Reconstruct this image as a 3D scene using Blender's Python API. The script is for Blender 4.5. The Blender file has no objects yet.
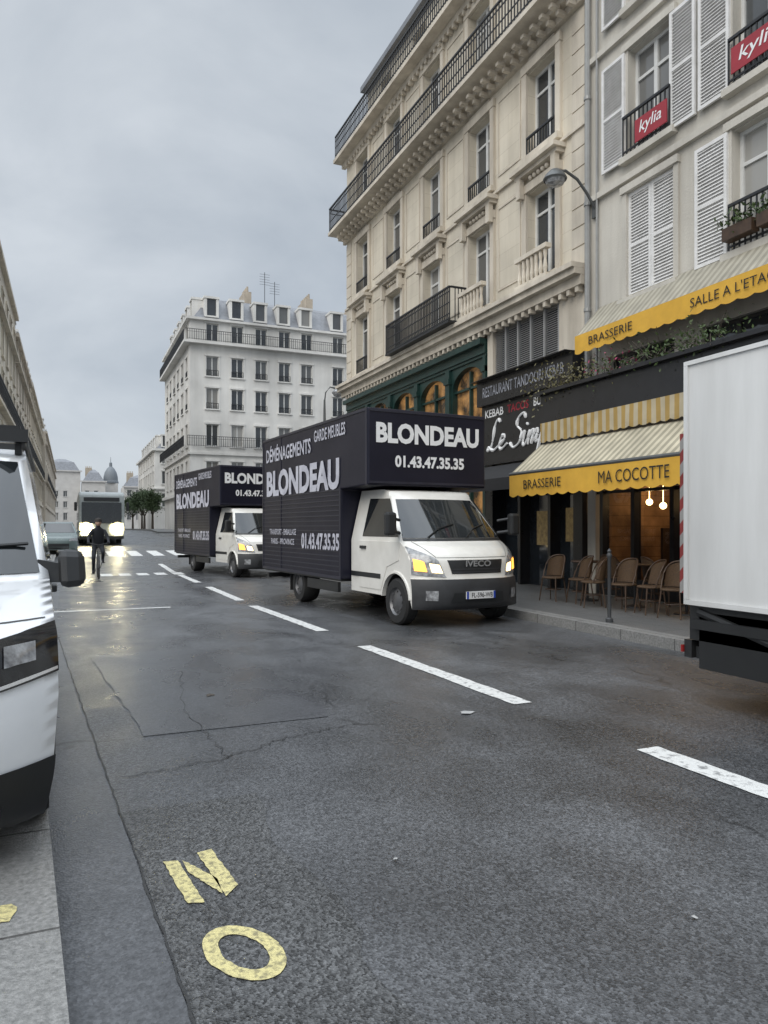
import bpy, bmesh, math, random
from mathutils import Vector, Matrix
random.seed(7)
S=bpy.context.scene
C=S.collection
R=math.radians
PI=math.pi
V=Vector
# ------------------------------------------------------------------ materials
def nt(name):
    m=bpy.data.materials.new(name); m.use_nodes=True
    t=m.node_tree; b=t.nodes['Principled BSDF']
    return m,t,b
def c4(c): return (c[0],c[1],c[2],1)
def mat(name,c1,c2=None,scale=4,rough=.6,rv=.1,metal=0,bump=0,bscale=60,streak=False,emit=None,es=0,spec=.5,blocks=None,rand=0,coat=0,lo=.33,hi=.68,mortar=.82,emap=False):
    m,t,b=nt(name); N=t.nodes; L=t.links
    if c2 is None: c2=tuple(x*.82 for x in c1)
    tc=N.new('ShaderNodeTexCoord'); mp=N.new('ShaderNodeMapping')
    L.new(tc.outputs['Object'],mp.inputs['Vector'])
    if streak: mp.inputs['Scale'].default_value=(1,1,.13)
    no=N.new('ShaderNodeTexNoise'); no.inputs['Scale'].default_value=scale; no.inputs['Detail'].default_value=7; no.inputs['Roughness'].default_value=.62
    L.new(mp.outputs[0],no.inputs['Vector'])
    rp=N.new('ShaderNodeValToRGB'); rp.color_ramp.elements[0].position=lo; rp.color_ramp.elements[1].position=hi
    rp.color_ramp.elements[0].color=c4(c2); rp.color_ramp.elements[1].color=c4(c1)
    L.new(no.outputs['Fac'],rp.inputs[0]); col=rp.outputs[0]
    if streak:
        n2=N.new('ShaderNodeTexNoise'); n2.inputs['Scale'].default_value=scale*.22; n2.inputs['Detail'].default_value=5
        L.new(tc.outputs['Object'],n2.inputs['Vector'])
        r2=N.new('ShaderNodeMapRange'); r2.inputs[1].default_value=.3; r2.inputs[2].default_value=.7; r2.inputs[3].default_value=.76; r2.inputs[4].default_value=1.06
        L.new(n2.outputs['Fac'],r2.inputs[0])
        mx=N.new('ShaderNodeMix'); mx.data_type='RGBA'; mx.blend_type='MULTIPLY'; mx.inputs[0].default_value=1
        L.new(col,mx.inputs[6]); L.new(r2.outputs[0],mx.inputs[7]); col=mx.outputs[2]
    if blocks:
        sp=N.new('ShaderNodeSeparateXYZ'); cb=N.new('ShaderNodeCombineXYZ')
        L.new(tc.outputs['Object'],sp.inputs[0]); L.new(sp.outputs[blocks[0]],cb.inputs[0]); L.new(sp.outputs[blocks[3] if len(blocks)>3 else 2],cb.inputs[1])
        br=N.new('ShaderNodeTexBrick'); br.inputs['Scale'].default_value=1
        br.inputs['Brick Width'].default_value=blocks[1]; br.inputs['Row Height'].default_value=blocks[2]; br.inputs['Mortar Size'].default_value=.009; br.inputs['Mortar Smooth'].default_value=.3
        br.inputs['Color1'].default_value=(1,1,1,1); br.inputs['Color2'].default_value=(.93,.93,.93,1); br.inputs['Mortar'].default_value=(mortar,mortar*.98,mortar*.96,1)
        L.new(cb.outputs[0],br.inputs['Vector'])
        mx=N.new('ShaderNodeMix'); mx.data_type='RGBA'; mx.blend_type='MULTIPLY'; mx.inputs[0].default_value=1
        L.new(col,mx.inputs[6]); L.new(br.outputs['Color'],mx.inputs[7]); col=mx.outputs[2]
    if rand:
        oi=N.new('ShaderNodeObjectInfo'); pw=N.new('ShaderNodeMath'); pw.operation='POWER'; pw.inputs[1].default_value=3
        L.new(oi.outputs['Random'],pw.inputs[0])
        mx=N.new('ShaderNodeMix'); mx.data_type='RGBA'; mx.inputs[7].default_value=(rand,rand*.97,rand*.9,1)
        L.new(pw.outputs[0],mx.inputs[0]); L.new(col,mx.inputs[6]); col=mx.outputs[2]
    L.new(col,b.inputs['Base Color'])
    rr=N.new('ShaderNodeMapRange'); rr.inputs[3].default_value=max(.02,rough-rv); rr.inputs[4].default_value=min(1,rough+rv)
    L.new(no.outputs['Fac'],rr.inputs[0]); L.new(rr.outputs[0],b.inputs['Roughness'])
    b.inputs['Metallic'].default_value=metal; b.inputs['Specular IOR Level'].default_value=spec
    b.inputs['Coat Weight'].default_value=coat
    if bump:
        n3=N.new('ShaderNodeTexNoise'); n3.inputs['Scale'].default_value=bscale; n3.inputs['Detail'].default_value=4
        L.new(tc.outputs['Object'],n3.inputs['Vector'])
        bp=N.new('ShaderNodeBump'); bp.inputs['Strength'].default_value=bump; bp.inputs['Distance'].default_value=.02
        L.new(n3.outputs['Fac'],bp.inputs['Height']); L.new(bp.outputs[0],b.inputs['Normal'])
    if emit:
        b.inputs['Emission Color'].default_value=c4(emit); b.inputs['Emission Strength'].default_value=es
        if emap: L.new(col,b.inputs['Emission Color'])
    return m
def stripes(name,ca,cb_,period,axis,rough=.8,duty=.5,diag=None):
    m,t,b=nt(name); N=t.nodes; L=t.links
    tc=N.new('ShaderNodeTexCoord'); sp=N.new('ShaderNodeSeparateXYZ'); L.new(tc.outputs['Object'],sp.inputs[0])
    src=sp.outputs[axis]
    if diag is not None:
        ad=N.new('ShaderNodeMath'); ad.operation='ADD'; L.new(src,ad.inputs[0]); L.new(sp.outputs[diag],ad.inputs[1]); src=ad.outputs[0]
    dv=N.new('ShaderNodeMath'); dv.operation='DIVIDE'; dv.inputs[1].default_value=period; L.new(src,dv.inputs[0])
    fr=N.new('ShaderNodeMath'); fr.operation='FRACT'; L.new(dv.outputs[0],fr.inputs[0])
    gt=N.new('ShaderNodeMath'); gt.operation='GREATER_THAN'; gt.inputs[1].default_value=duty; L.new(fr.outputs[0],gt.inputs[0])
    no=N.new('ShaderNodeTexNoise'); no.inputs['Scale'].default_value=3; no.inputs['Detail'].default_value=6; L.new(tc.outputs['Object'],no.inputs['Vector'])
    mx=N.new('ShaderNodeMix'); mx.data_type='RGBA'; L.new(gt.outputs[0],mx.inputs[0]); mx.inputs[6].default_value=c4(ca); mx.inputs[7].default_value=c4(cb_)
    mr=N.new('ShaderNodeMapRange'); mr.inputs[1].default_value=.3; mr.inputs[2].default_value=.7; mr.inputs[3].default_value=.75; mr.inputs[4].default_value=1.05; L.new(no.outputs['Fac'],mr.inputs[0])
    m2=N.new('ShaderNodeMix'); m2.data_type='RGBA'; m2.blend_type='MULTIPLY'; m2.inputs[0].default_value=1; L.new(mx.outputs[2],m2.inputs[6]); L.new(mr.outputs[0],m2.inputs[7])
    L.new(m2.outputs[2],b.inputs['Base Color']); b.inputs['Roughness'].default_value=rough
    return m
def shop_glass(name):
    m,t,b=nt(name); N=t.nodes; L=t.links; N.remove(b)
    tr=N.new('ShaderNodeBsdfTransparent'); tr.inputs[0].default_value=(.7,.72,.72,1)
    gl=N.new('ShaderNodeBsdfGlossy'); gl.inputs['Roughness'].default_value=.03
    lw=N.new('ShaderNodeLayerWeight'); lw.inputs[0].default_value=.5
    pw=N.new('ShaderNodeMath'); pw.operation='POWER'; pw.inputs[1].default_value=4; L.new(lw.outputs['Facing'],pw.inputs[0])
    ma=N.new('ShaderNodeMath'); ma.operation='MULTIPLY_ADD'; ma.inputs[1].default_value=.8; ma.inputs[2].default_value=.09; L.new(pw.outputs[0],ma.inputs[0])
    mx=N.new('ShaderNodeMixShader'); L.new(ma.outputs[0],mx.inputs[0]); L.new(tr.outputs[0],mx.inputs[1]); L.new(gl.outputs[0],mx.inputs[2])
    L.new(mx.outputs[0],N['Material Output'].inputs[0]); return m
def road_mat(name,base,r0=.2,r1=.5,grain=1.0):
    m,t,b=nt(name); N=t.nodes; L=t.links
    tc=N.new('ShaderNodeNewGeometry'); P=tc.outputs['Position']
    def noise(s,d=5,sc=None,dist=0):
        n=N.new('ShaderNodeTexNoise'); n.inputs['Scale'].default_value=s; n.inputs['Detail'].default_value=d; n.inputs['Distortion'].default_value=dist
        if sc:
            mp=N.new('ShaderNodeMapping'); mp.inputs['Scale'].default_value=sc; L.new(P,mp.inputs[0]); L.new(mp.outputs[0],n.inputs['Vector'])
        else: L.new(P,n.inputs['Vector'])
        return n.outputs['Fac']
    def rng(x,a,b_,c,d):
        r=N.new('ShaderNodeMapRange'); r.inputs[1].default_value=a; r.inputs[2].default_value=b_; r.inputs[3].default_value=c; r.inputs[4].default_value=d; L.new(x,r.inputs[0]); return r.outputs[0]
    def mul(a,b_):
        q=N.new('ShaderNodeMath'); q.operation='MULTIPLY'; L.new(a,q.inputs[0]); L.new(b_,q.inputs[1]); return q.outputs[0]
    big=noise(.5,7,(1,.5,1),.8); mid=noise(1.9,8,(1,.7,1),.5); fine=noise(120,2); spk=noise(30,5)
    vc=N.new('ShaderNodeTexVoronoi'); vc.inputs['Scale'].default_value=100; L.new(P,vc.inputs['Vector'])
    bw=N.new('ShaderNodeRGBToBW'); L.new(vc.outputs['Color'],bw.inputs[0])
    f=mul(rng(big,.36,.62,.74,1.16),rng(mid,.34,.66,.82,1.13))
    f=mul(f,rng(bw.outputs[0],.2,.85,1-.6*grain,1+.95*grain)); f=mul(f,rng(spk,.3,.7,.75,1.25))
    vo=N.new('ShaderNodeTexVoronoi'); vo.feature='DISTANCE_TO_EDGE'; vo.inputs['Scale'].default_value=.3
    nd=N.new('ShaderNodeTexNoise'); nd.inputs['Scale'].default_value=1.4; nd.inputs['Detail'].default_value=7; L.new(P,nd.inputs['Vector'])
    va=N.new('ShaderNodeVectorMath'); va.operation='SCALE'; va.inputs['Scale'].default_value=.9; L.new(nd.outputs['Color'],va.inputs[0])
    vb=N.new('ShaderNodeVectorMath'); L.new(P,vb.inputs[0]); L.new(va.outputs[0],vb.inputs[1]); L.new(vb.outputs[0],vo.inputs['Vector'])
    crk=rng(vo.outputs['Distance'],.0015,.006,.4,1.0)
    cm=rng(noise(.7,2),.5,.55,0,1)
    cmx=N.new('ShaderNodeMix'); cmx.data_type='FLOAT'; L.new(cm,cmx.inputs[0]); cmx.inputs[2].default_value=1; L.new(crk,cmx.inputs[3])
    f=mul(f,cmx.outputs[0])
    mx=N.new('ShaderNodeMix'); mx.data_type='RGBA'; mx.blend_type='MULTIPLY'; mx.inputs[0].default_value=1; mx.inputs[6].default_value=c4(base); L.new(f,mx.inputs[7])
    L.new(mx.outputs[2],b.inputs['Base Color'])
    ra=mul(rng(big,.36,.62,.75,1.1),rng(mid,.35,.65,r0+.08,r1)); L.new(ra,b.inputs['Roughness'])
    ad=N.new('ShaderNodeMath'); ad.operation='ADD'; L.new(fine,ad.inputs[0]); L.new(vc.outputs['Distance'],ad.inputs[1])
    bp=N.new('ShaderNodeBump'); bp.inputs['Strength'].default_value=.5*grain; bp.inputs['Distance'].default_value=.006; L.new(ad.outputs[0],bp.inputs['Height']); L.new(bp.outputs[0],b.inputs['Normal'])
    return m
M={}
M['road']=road_mat('wet_asphalt',(.073,.075,.079),.2,.46,.75)
M['coarse']=road_mat('coarse_asphalt',(.06,.061,.062),.28,.56,1.15)
M['gutter']=road_mat('gutter_asphalt',(.075,.077,.082),.2,.4,.35)
M['seam']=mat('tar_seam',(.025,.025,.025),rough=.5,bump=.3)
M['ground']=mat('ground_asphalt',(.07,.07,.072),rough=.6)
M['pave']=mat('wet_pavement',(.18,.18,.177),(.09,.09,.088),scale=30,rough=.42,bump=.3,bscale=120,blocks=(1,.9,.5,0),mortar=.4)
M['kerb']=mat('granite_kerb',(.3,.295,.285),(.14,.14,.135),scale=45,rough=.5,bump=.4,bscale=120,blocks=(1,.95,2.0,0),mortar=.3)
M['white_paint']=mat('worn_white_road_paint',(.66,.66,.64),(.24,.24,.24),scale=16,rough=.5,bump=.3,bscale=90,lo=.34,hi=.48)
M['yellow_paint']=mat('worn_yellow_road_paint',(.6,.53,.25),(.24,.215,.12),scale=38,rough=.6,bump=.4,bscale=90,lo=.37,hi=.54)
M['stone']=mat('cream_limestone',(.78,.71,.585),(.64,.575,.465),scale=2.2,rough=.85,streak=True,bump=.2,bscale=30,blocks=(1,1.1,.42))
M['trim']=mat('stone_trim',(.76,.69,.58),(.54,.48,.395),scale=2.6,rough=.85,streak=True,bump=.3,bscale=40)
M['plaster']=mat('grey_beige_plaster',(.67,.635,.565),(.5,.47,.415),scale=1.6,rough=.9,streak=True,bump=.25,bscale=25)
M['white_wall']=mat('white_render',(.8,.785,.75),(.68,.665,.63),scale=1.2,rough=.9,streak=True)
M['left_wall']=mat('aged_limestone',(.78,.7,.58),(.6,.54,.44),scale=1.4,rough=.9,streak=True)
M['left_wall2']=mat('brown_limestone',(.72,.64,.53),(.55,.49,.41),scale=1.4,rough=.9,streak=True)
M['far_wall']=mat('distant_limestone',(.6,.585,.56),(.5,.485,.465),scale=.6,rough=.9)
M['chim']=mat('chimney_masonry',(.5,.43,.34),(.33,.28,.22),scale=1.4,rough=.9)
M['slate']=mat('zinc_and_slate_roof',(.22,.23,.25),(.14,.145,.16),scale=2,rough=.4)
M['iron']=mat('black_iron',(.018,.019,.022),rough=.45)
M['frame']=mat('white_window_frame',(.72,.72,.7),(.6,.6,.58),rough=.5)
M['dkframe']=mat('dark_window_frame',(.03,.028,.026),rough=.4)
M['pane']=mat('window_pane',(.035,.044,.054),(.018,.022,.027),scale=1,rough=.06,rv=.02,spec=.9,rand=.36)
M['shutter']=mat('white_louvred_shutter',(.8,.79,.78),(.66,.65,.63),scale=5,rough=.6)
M['louvre']=mat('grey_louvre',(.34,.34,.34),rough=.5)
M['green']=mat('dark_green_joinery',(.016,.05,.043),(.01,.03,.027),rough=.35)
M['warm_pane']=mat('warm_lit_pane',(.5,.26,.09),(.04,.028,.018),scale=1.8,rough=.08,rv=.03,emit=(1,.55,.18),es=.5,emap=True,lo=.4,hi=.7)
M['black']=mat('black_shopfront',(.016,.016,.018),(.01,.01,.012),rough=.3)
M['black_cloth']=mat('black_canvas',(.02,.02,.022),rough=.8)
M['yellow']=mat('yellow_canvas',(.74,.43,.055),(.62,.35,.045),scale=3,rough=.8)
M['awning']=stripes('cream_and_grey_striped_canvas',(.56,.5,.37),(.33,.3,.22),.16,1)
M['awning_up']=stripes('grey_striped_canvas',(.42,.39,.31),(.3,.275,.22),.16,1)
M['ystripe']=stripes('ochre_and_cream_striped_canvas',(.42,.28,.09),(.5,.43,.3),.2,1)
M['txt_dark']=mat('dark_lettering',(.02,.018,.015),rough=.7)
M['txt_white']=mat('white_lettering',(.85,.85,.85),(.8,.8,.8),rough=.4)
M['txt_side']=mat('pale_lilac_lettering',(.62,.62,.68),(.4,.4,.46),scale=3,rough=.5)
M['txt_grey']=mat('faded_grey_lettering',(.42,.43,.47),(.24,.25,.29),scale=3,rough=.5)
M['red']=mat('red_banner',(.36,.03,.045),(.29,.022,.035),rough=.6)
M['leaf']=mat('leaf_green',(.07,.11,.03),(.03,.055,.015),scale=6,rough=.6)
M['leaf2']=mat('dry_leaf',(.2,.18,.08),(.09,.08,.035),scale=6,rough=.6)
M['flower']=mat('pink_flower',(.4,.06,.14),rough=.6)
M['tree_leaf']=mat('tree_foliage',(.06,.095,.035),(.03,.05,.02),scale=3,rough=.7)
M['bark']=mat('bark',(.09,.075,.06),rough=.9)
M['van_white']=mat('white_van_paint',(.84,.85,.86),(.76,.77,.78),scale=1.7,rough=.16,rv=.05,coat=.8)
M['cab_white']=mat('off_white_cab_paint',(.8,.78,.73),(.66,.64,.59),scale=1.6,rough=.22,coat=.5)
M['navy']=mat('navy_black_painted_panel',(.008,.008,.018),(.013,.013,.025),scale=1.2,rough=.42,rv=.08,spec=.3)
M['navy_slat']=mat('navy_black_slat',(.03,.03,.045),(.02,.02,.032),rough=.4,spec=.4)
M['truck_white']=mat('dirty_white_box_panel',(.72,.725,.72),(.53,.53,.52),scale=1.4,rough=.4,streak=True)
M['plastic']=mat('black_plastic',(.02,.021,.022),rough=.45)
M['plastic_grey']=mat('grey_bumper_plastic',(.04,.042,.045),(.028,.028,.03),rough=.5)
M['rubber']=mat('tyre_rubber',(.02,.02,.02),rough=.75)
M['rim']=mat('grey_steel_rim',(.16,.16,.165),rough=.4,metal=.6)
M['chrome']=mat('chrome',(.75,.75,.75),rough=.2,metal=.7)
M['wind']=mat('windscreen_glass',(.02,.024,.026),(.012,.014,.016),scale=2,rough=.04,rv=.01,spec=.7)
M['lampglass']=mat('headlamp_glass',(.42,.43,.44),(.1,.1,.105),scale=14,rough=.08,spec=.8)
M['darklamp']=mat('smoked_headlamp_glass',(.022,.023,.025),(.01,.01,.011),scale=18,rough=.08,spec=.6)
M['amber']=mat('lit_amber_indicator',(.8,.4,.1),emit=(1,.42,.06),es=2.2)
M['warmlamp']=mat('lit_warm_headlamp',(.9,.8,.5),emit=(1,.74,.34),es=5)
M['buslamp']=mat('lit_bus_headlamp',(1,.95,.8),emit=(1,.88,.55),es=80)
M['busglare']=mat('bus_headlamp_glare_ring',(1,.85,.5),emit=(1,.8,.36),es=2.4)  # yellow glare round the bus headlamps, made as an emissive colour
M['redlamp']=mat('red_marker_lamp',(.3,.02,.02),rough=.2)
M['chev']=stripes('red_and_white_chevron_tape',(.24,.03,.028),(.3,.29,.28),.2,2,rough=.5,diag=1)
M['plate']=mat('white_number_plate',(.75,.75,.75),rough=.4)
M['blue']=mat('blue_plate_band',(.02,.06,.4),rough=.4)
M['rattan']=mat('rattan',(.13,.075,.035),(.045,.026,.014),scale=60,rough=.6,bump=.6,bscale=150)
M['wood']=mat('dark_wood',(.08,.045,.025),(.04,.022,.013),scale=6,rough=.5)
M['glass']=shop_glass('shopfront_glass')
M['inside']=mat('warm_interior',(.42,.25,.13),(.1,.055,.03),scale=1.6,rough=.7,blocks=(1,.5,.22),mortar=.5)
M['bulb']=mat('lit_lamp_globe',(1,.8,.5),emit=(1,.62,.26),es=12)
M['menu']=mat('lit_menu_board',(.4,.3,.14),(.1,.06,.04),scale=9,emit=(1,.72,.3),es=.05)
M['steel']=mat('grey_painted_steel',(.12,.125,.125),rough=.45,metal=.3)
M['dksteel']=mat('dark_painted_steel',(.05,.052,.055),rough=.5)
M['galv']=mat('zinc_pipe',(.36,.36,.35),rough=.5,metal=.3)
M['bus']=mat('pale_bus_paint',(.42,.45,.44),rough=.3)
M['teal']=mat('grey_green_car_paint',(.13,.17,.165),rough=.25,coat=.5)
M['cloth']=mat('dark_jacket',(.022,.024,.03),rough=.9)
M['skin']=mat('skin',(.45,.28,.2),rough=.6)
M['hair']=mat('dark_hair',(.02,.015,.012),rough=.7)
M['paper']=mat('damp_paper_litter',(.4,.4,.39),rough=.7)
M['dome']=mat('dark_slate_dome',(.2,.22,.24),rough=.6)
# ------------------------------------------------------------------ mesh builder
class MB:
    def __init__(s): s.v=[]; s.f=[]
    def add(s,vs,fs):
        n=len(s.v); s.v+= [V(p) for p in vs]; s.f+=[tuple(i+n for i in f) for f in fs]; return s
    def hexa(s,p): return s.add(p,[(3,2,1,0),(4,5,6,7),(0,1,5,4),(1,2,6,5),(2,3,7,6),(3,0,4,7)])
    def box(s,x0,x1,y0,y1,z0,z1): return s.hexa([(x0,y0,z0),(x1,y0,z0),(x1,y1,z0),(x0,y1,z0),(x0,y0,z1),(x1,y0,z1),(x1,y1,z1),(x0,y1,z1)])
    def poly(s,p): return s.add(p,[tuple(range(len(p)))])
    def prism(s,p,d):
        n=len(p); d=V(d); q=[V(a) for a in p]; return s.add(q+[a+d for a in q],[tuple(range(n-1,-1,-1)),tuple(range(n,2*n))]+[(i,(i+1)%n,(i+1)%n+n,i+n) for i in range(n)])
    def grid(s,rows,closed=False):
        n=len(rows[0]); vs=[p for r in rows for p in r]; fs=[]
        for i in range(len(rows)-1):
            for j in range(n if closed else n-1):
                k=(j+1)%n; fs.append((i*n+j,i*n+k,(i+1)*n+k,(i+1)*n+j))
        return s.add(vs,fs)
    def tube(s,p,q,r0,r1=None,n=8): return s.path([p,q],[r0,r0 if r1 is None else r1],n)
    def path(s,pts,r,n=8,closed=False):
        pts=[V(p) for p in pts]
        if not isinstance(r,(list,tuple)): r=[r]*len(pts)
        rows=[]; m=len(pts)
        for i,p in enumerate(pts):
            a=pts[i-1] if (i>0 or closed) else p; b=pts[(i+1)%m] if (i<m-1 or closed) else p
            t=(b-a).normalized(); ref=V((0,0,1)) if abs(t.z)<.9 else V((1,0,0))
            x=t.cross(ref).normalized(); y=t.cross(x)
            rows.append([p+(x*math.cos(k*2*PI/n)+y*math.sin(k*2*PI/n))*r[i] for k in range(n)])
        if closed: rows.append(rows[0])
        s.grid(rows,True)
        if not closed:
            s.poly(rows[0][::-1]); s.poly(rows[-1])
        return s
    def lathe(s,prof,o,axis='z',n=20):
        o=V(o); rows=[]
        for r,h in prof:
            row=[]
            for k in range(n):
                a=k*2*PI/n; c,d=r*math.cos(a),r*math.sin(a)
                row.append(o+(V((c,d,h)) if axis=='z' else V((h,c,d)) if axis=='x' else V((d,h,c))))
            rows.append(row)
        return s.grid(rows,True)
    def ball(s,o,r,n=10,sz=1):
        return s.lathe([(max(1e-4,r*math.sin(PI*i/n)),-r*sz*math.cos(PI*i/n)) for i in range(n+1)],o,'z',n*2)
    def leaves(s,c,sp,n,size):
        for _ in range(n):
            d=V((random.gauss(0,1),random.gauss(0,1),random.gauss(0,1)))
            p=V(c)+V((d.x*sp[0],d.y*sp[1],d.z*sp[2]))*.5
            a=V((random.uniform(-1,1),random.uniform(-1,1),random.uniform(-1,1))).normalized(); b=a.cross(V((random.uniform(-1,1),random.uniform(-1,1),random.uniform(-1,1)))).normalized()
            k=size*random.uniform(.6,1.3)
            s.add([p-a*k,p+b*k*.45,p+a*k,p-b*k*.45],[(0,1,2,3)])
        return s
    def build(s,name,m,parent=None,smooth=False,bevel=0,kind=None):
        me=bpy.data.meshes.new(name); off=V((0,0,0))
        if parent is None:
            xs=[p.x for p in s.v]; ys=[p.y for p in s.v]; off=V(((min(xs)+max(xs))/2,(min(ys)+max(ys))/2,min(p.z for p in s.v)))
        me.from_pydata([tuple(p-off) for p in s.v],[],s.f)
        bm=bmesh.new(); bm.from_mesh(me)
        if smooth: bmesh.ops.remove_doubles(bm,verts=bm.verts,dist=1e-5)
        bmesh.ops.recalc_face_normals(bm,faces=bm.faces); bm.to_mesh(me); bm.free()
        if smooth:
            me.polygons.foreach_set('use_smooth',[True]*len(me.polygons)); me.set_sharp_from_angle(angle=R(38 if smooth is True else smooth))
        me.materials.append(m); me.update()
        o=bpy.data.objects.new(name,me); C.objects.link(o); o.location=off
        if parent is not None:
            o.parent=parent
            if parent.parent is None: o.matrix_parent_inverse=Matrix.Translation(-parent.location)
        if bevel:
            b=o.modifiers.new('bevel','BEVEL'); b.width=bevel; b.segments=2; b.limit_method='ANGLE'
        if kind: o['kind']=kind
        return o
def tag(o,label,cat,group=None,kind=None):
    o['label']=label; o['category']=cat
    if group: o['group']=group
    if kind: o['kind']=kind
    return o
def empty(name,loc=(0,0,0)):
    o=bpy.data.objects.new(name,None); C.objects.link(o); o.location=loc; o.empty_display_size=.2; return o
def kids(o): return [c for c in C.objects if c.parent==o]
def copy_tree(o,parent=None):
    ch=kids(o); c=o.copy(); C.objects.link(c); c.parent=parent
    for k in ch: copy_tree(k,c)
    return c
def text(name,body,o,right,up,w,h,m,parent,bold=.02,shear=0):
    cu=bpy.data.curves.new('t','FONT'); cu.body=body; cu.offset=bold; cu.shear=shear; cu.resolution_u=3
    ob=bpy.data.objects.new('t',cu); C.objects.link(ob)
    dg=bpy.context.evaluated_depsgraph_get(); me=bpy.data.meshes.new_from_object(ob.evaluated_get(dg)); bpy.data.objects.remove(ob)
    xs=[v.co.x for v in me.vertices]; ys=[v.co.y for v in me.vertices]
    x0,x1,y0,y1=min(xs),max(xs),min(ys),max(ys); o=V(o); right=V(right).normalized(); up=V(up).normalized()
    mb=MB(); mb.v=[o+right*((v.co.x-x0)/(x1-x0)-.5)*w+up*((v.co.y-y0)/(y1-y0)-.5)*h for v in me.vertices]; mb.f=[tuple(p.vertices) for p in me.polygons]
    bpy.data.meshes.remove(me)
    return mb.build(name,m,parent)
# ------------------------------------------------------------------ facade helpers
class F:
    def __init__(s,o,u,n): s.o=V((o[0],o[1],0)); s.u=V((u[0],u[1],0)); s.n=V((n[0],n[1],0))
    def p(s,a,z,d=0):
        q=s.o+s.u*a+s.n*d; return V((q.x,q.y,z))
def fbox(mb,f,a0,a1,z0,z1,d0,d1):
    return mb.hexa([f.p(a0,z0,d0),f.p(a1,z0,d0),f.p(a1,z0,d1),f.p(a0,z0,d1),f.p(a0,z1,d0),f.p(a1,z1,d0),f.p(a1,z1,d1),f.p(a0,z1,d1)])
def wall(mb,f,a0,a1,z0,z1,holes,dep=.25):
    us=sorted({a0,a1}|{h[0] for h in holes}|{h[1] for h in holes}); zs=sorted({z0,z1}|{h[2] for h in holes}|{h[3] for h in holes})
    for i in range(len(us)-1):
        for j in range(len(zs)-1):
            u=(us[i]+us[i+1])/2; z=(zs[j]+zs[j+1])/2
            if any(h[0]<u<h[1] and h[2]<z<h[3] for h in holes): continue
            mb.poly([f.p(us[i],zs[j]),f.p(us[i+1],zs[j]),f.p(us[i+1],zs[j+1]),f.p(us[i],zs[j+1])])
    for a,b,c,d in holes:
        for (u1,z1_),(u2,z2) in (((a,c),(a,d)),((a,d),(b,d)),((b,d),(b,c)),((b,c),(a,c))):
            mb.poly([f.p(u1,z1_),f.p(u2,z2),f.p(u2,z2,-dep),f.p(u1,z1_,-dep)])
def win(f,parent,a0,a1,z0,z1,dep=.22,transom=None,fm='frame',pm='pane',double=True,name='window'):
    mb=MB(); t=.065
    fbox(mb,f,a0,a0+t,z0,z1,-dep,-dep+.06); fbox(mb,f,a1-t,a1,z0,z1,-dep,-dep+.06)
    fbox(mb,f,a0+t,a1-t,z0,z0+t*1.3,-dep,-dep+.058); fbox(mb,f,a0+t,a1-t,z1-t,z1,-dep,-dep+.058)
    zt=z1-t
    if transom:
        fbox(mb,f,a0+t,a1-t,transom-.03,transom+.03,-dep,-dep+.056); 
    c=(a0+a1)/2
    if double: fbox(mb,f,c-.045,c+.045,z0+t*1.3,zt,-dep+.002,-dep+.064)
    w=mb.build(name,M[fm],parent)
    MB().poly([f.p(a0,z0,-dep+.02),f.p(a1,z0,-dep+.02),f.p(a1,z1,-dep+.02),f.p(a0,z1,-dep+.02)]).build('pane',M[pm],w)
    return w
def rail(mb,f,a0,a1,z0,z1,d,step=.13,t=.012,mids=()):
    fbox(mb,f,a0,a1,z1-.045,z1,d-.025,d+.025); fbox(mb,f,a0,a1,z0+.04,z0+.07,d-.015,d+.015)
    for m_ in mids: fbox(mb,f,a0,a1,m_-.012,m_+.012,d-.013,d+.013)
    n=max(1,int((a1-a0)/step))
    for i in range(n+1):
        a=a0+(a1-a0)*i/n; fbox(mb,f,a-t,a+t,z0,z1-.02,d-t,d+t)
def side_frame(x0,x1,y0,y1,k):
    return {'W':(F((x0,y0),(0,1),(-1,0)),y1-y0),'E':(F((x1,y0),(0,1),(1,0)),y1-y0),'S':(F((x0,y0),(1,0),(0,-1)),x1-x0),'N':(F((x0,y1),(1,0),(0,1)),x1-x0)}[k]
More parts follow.
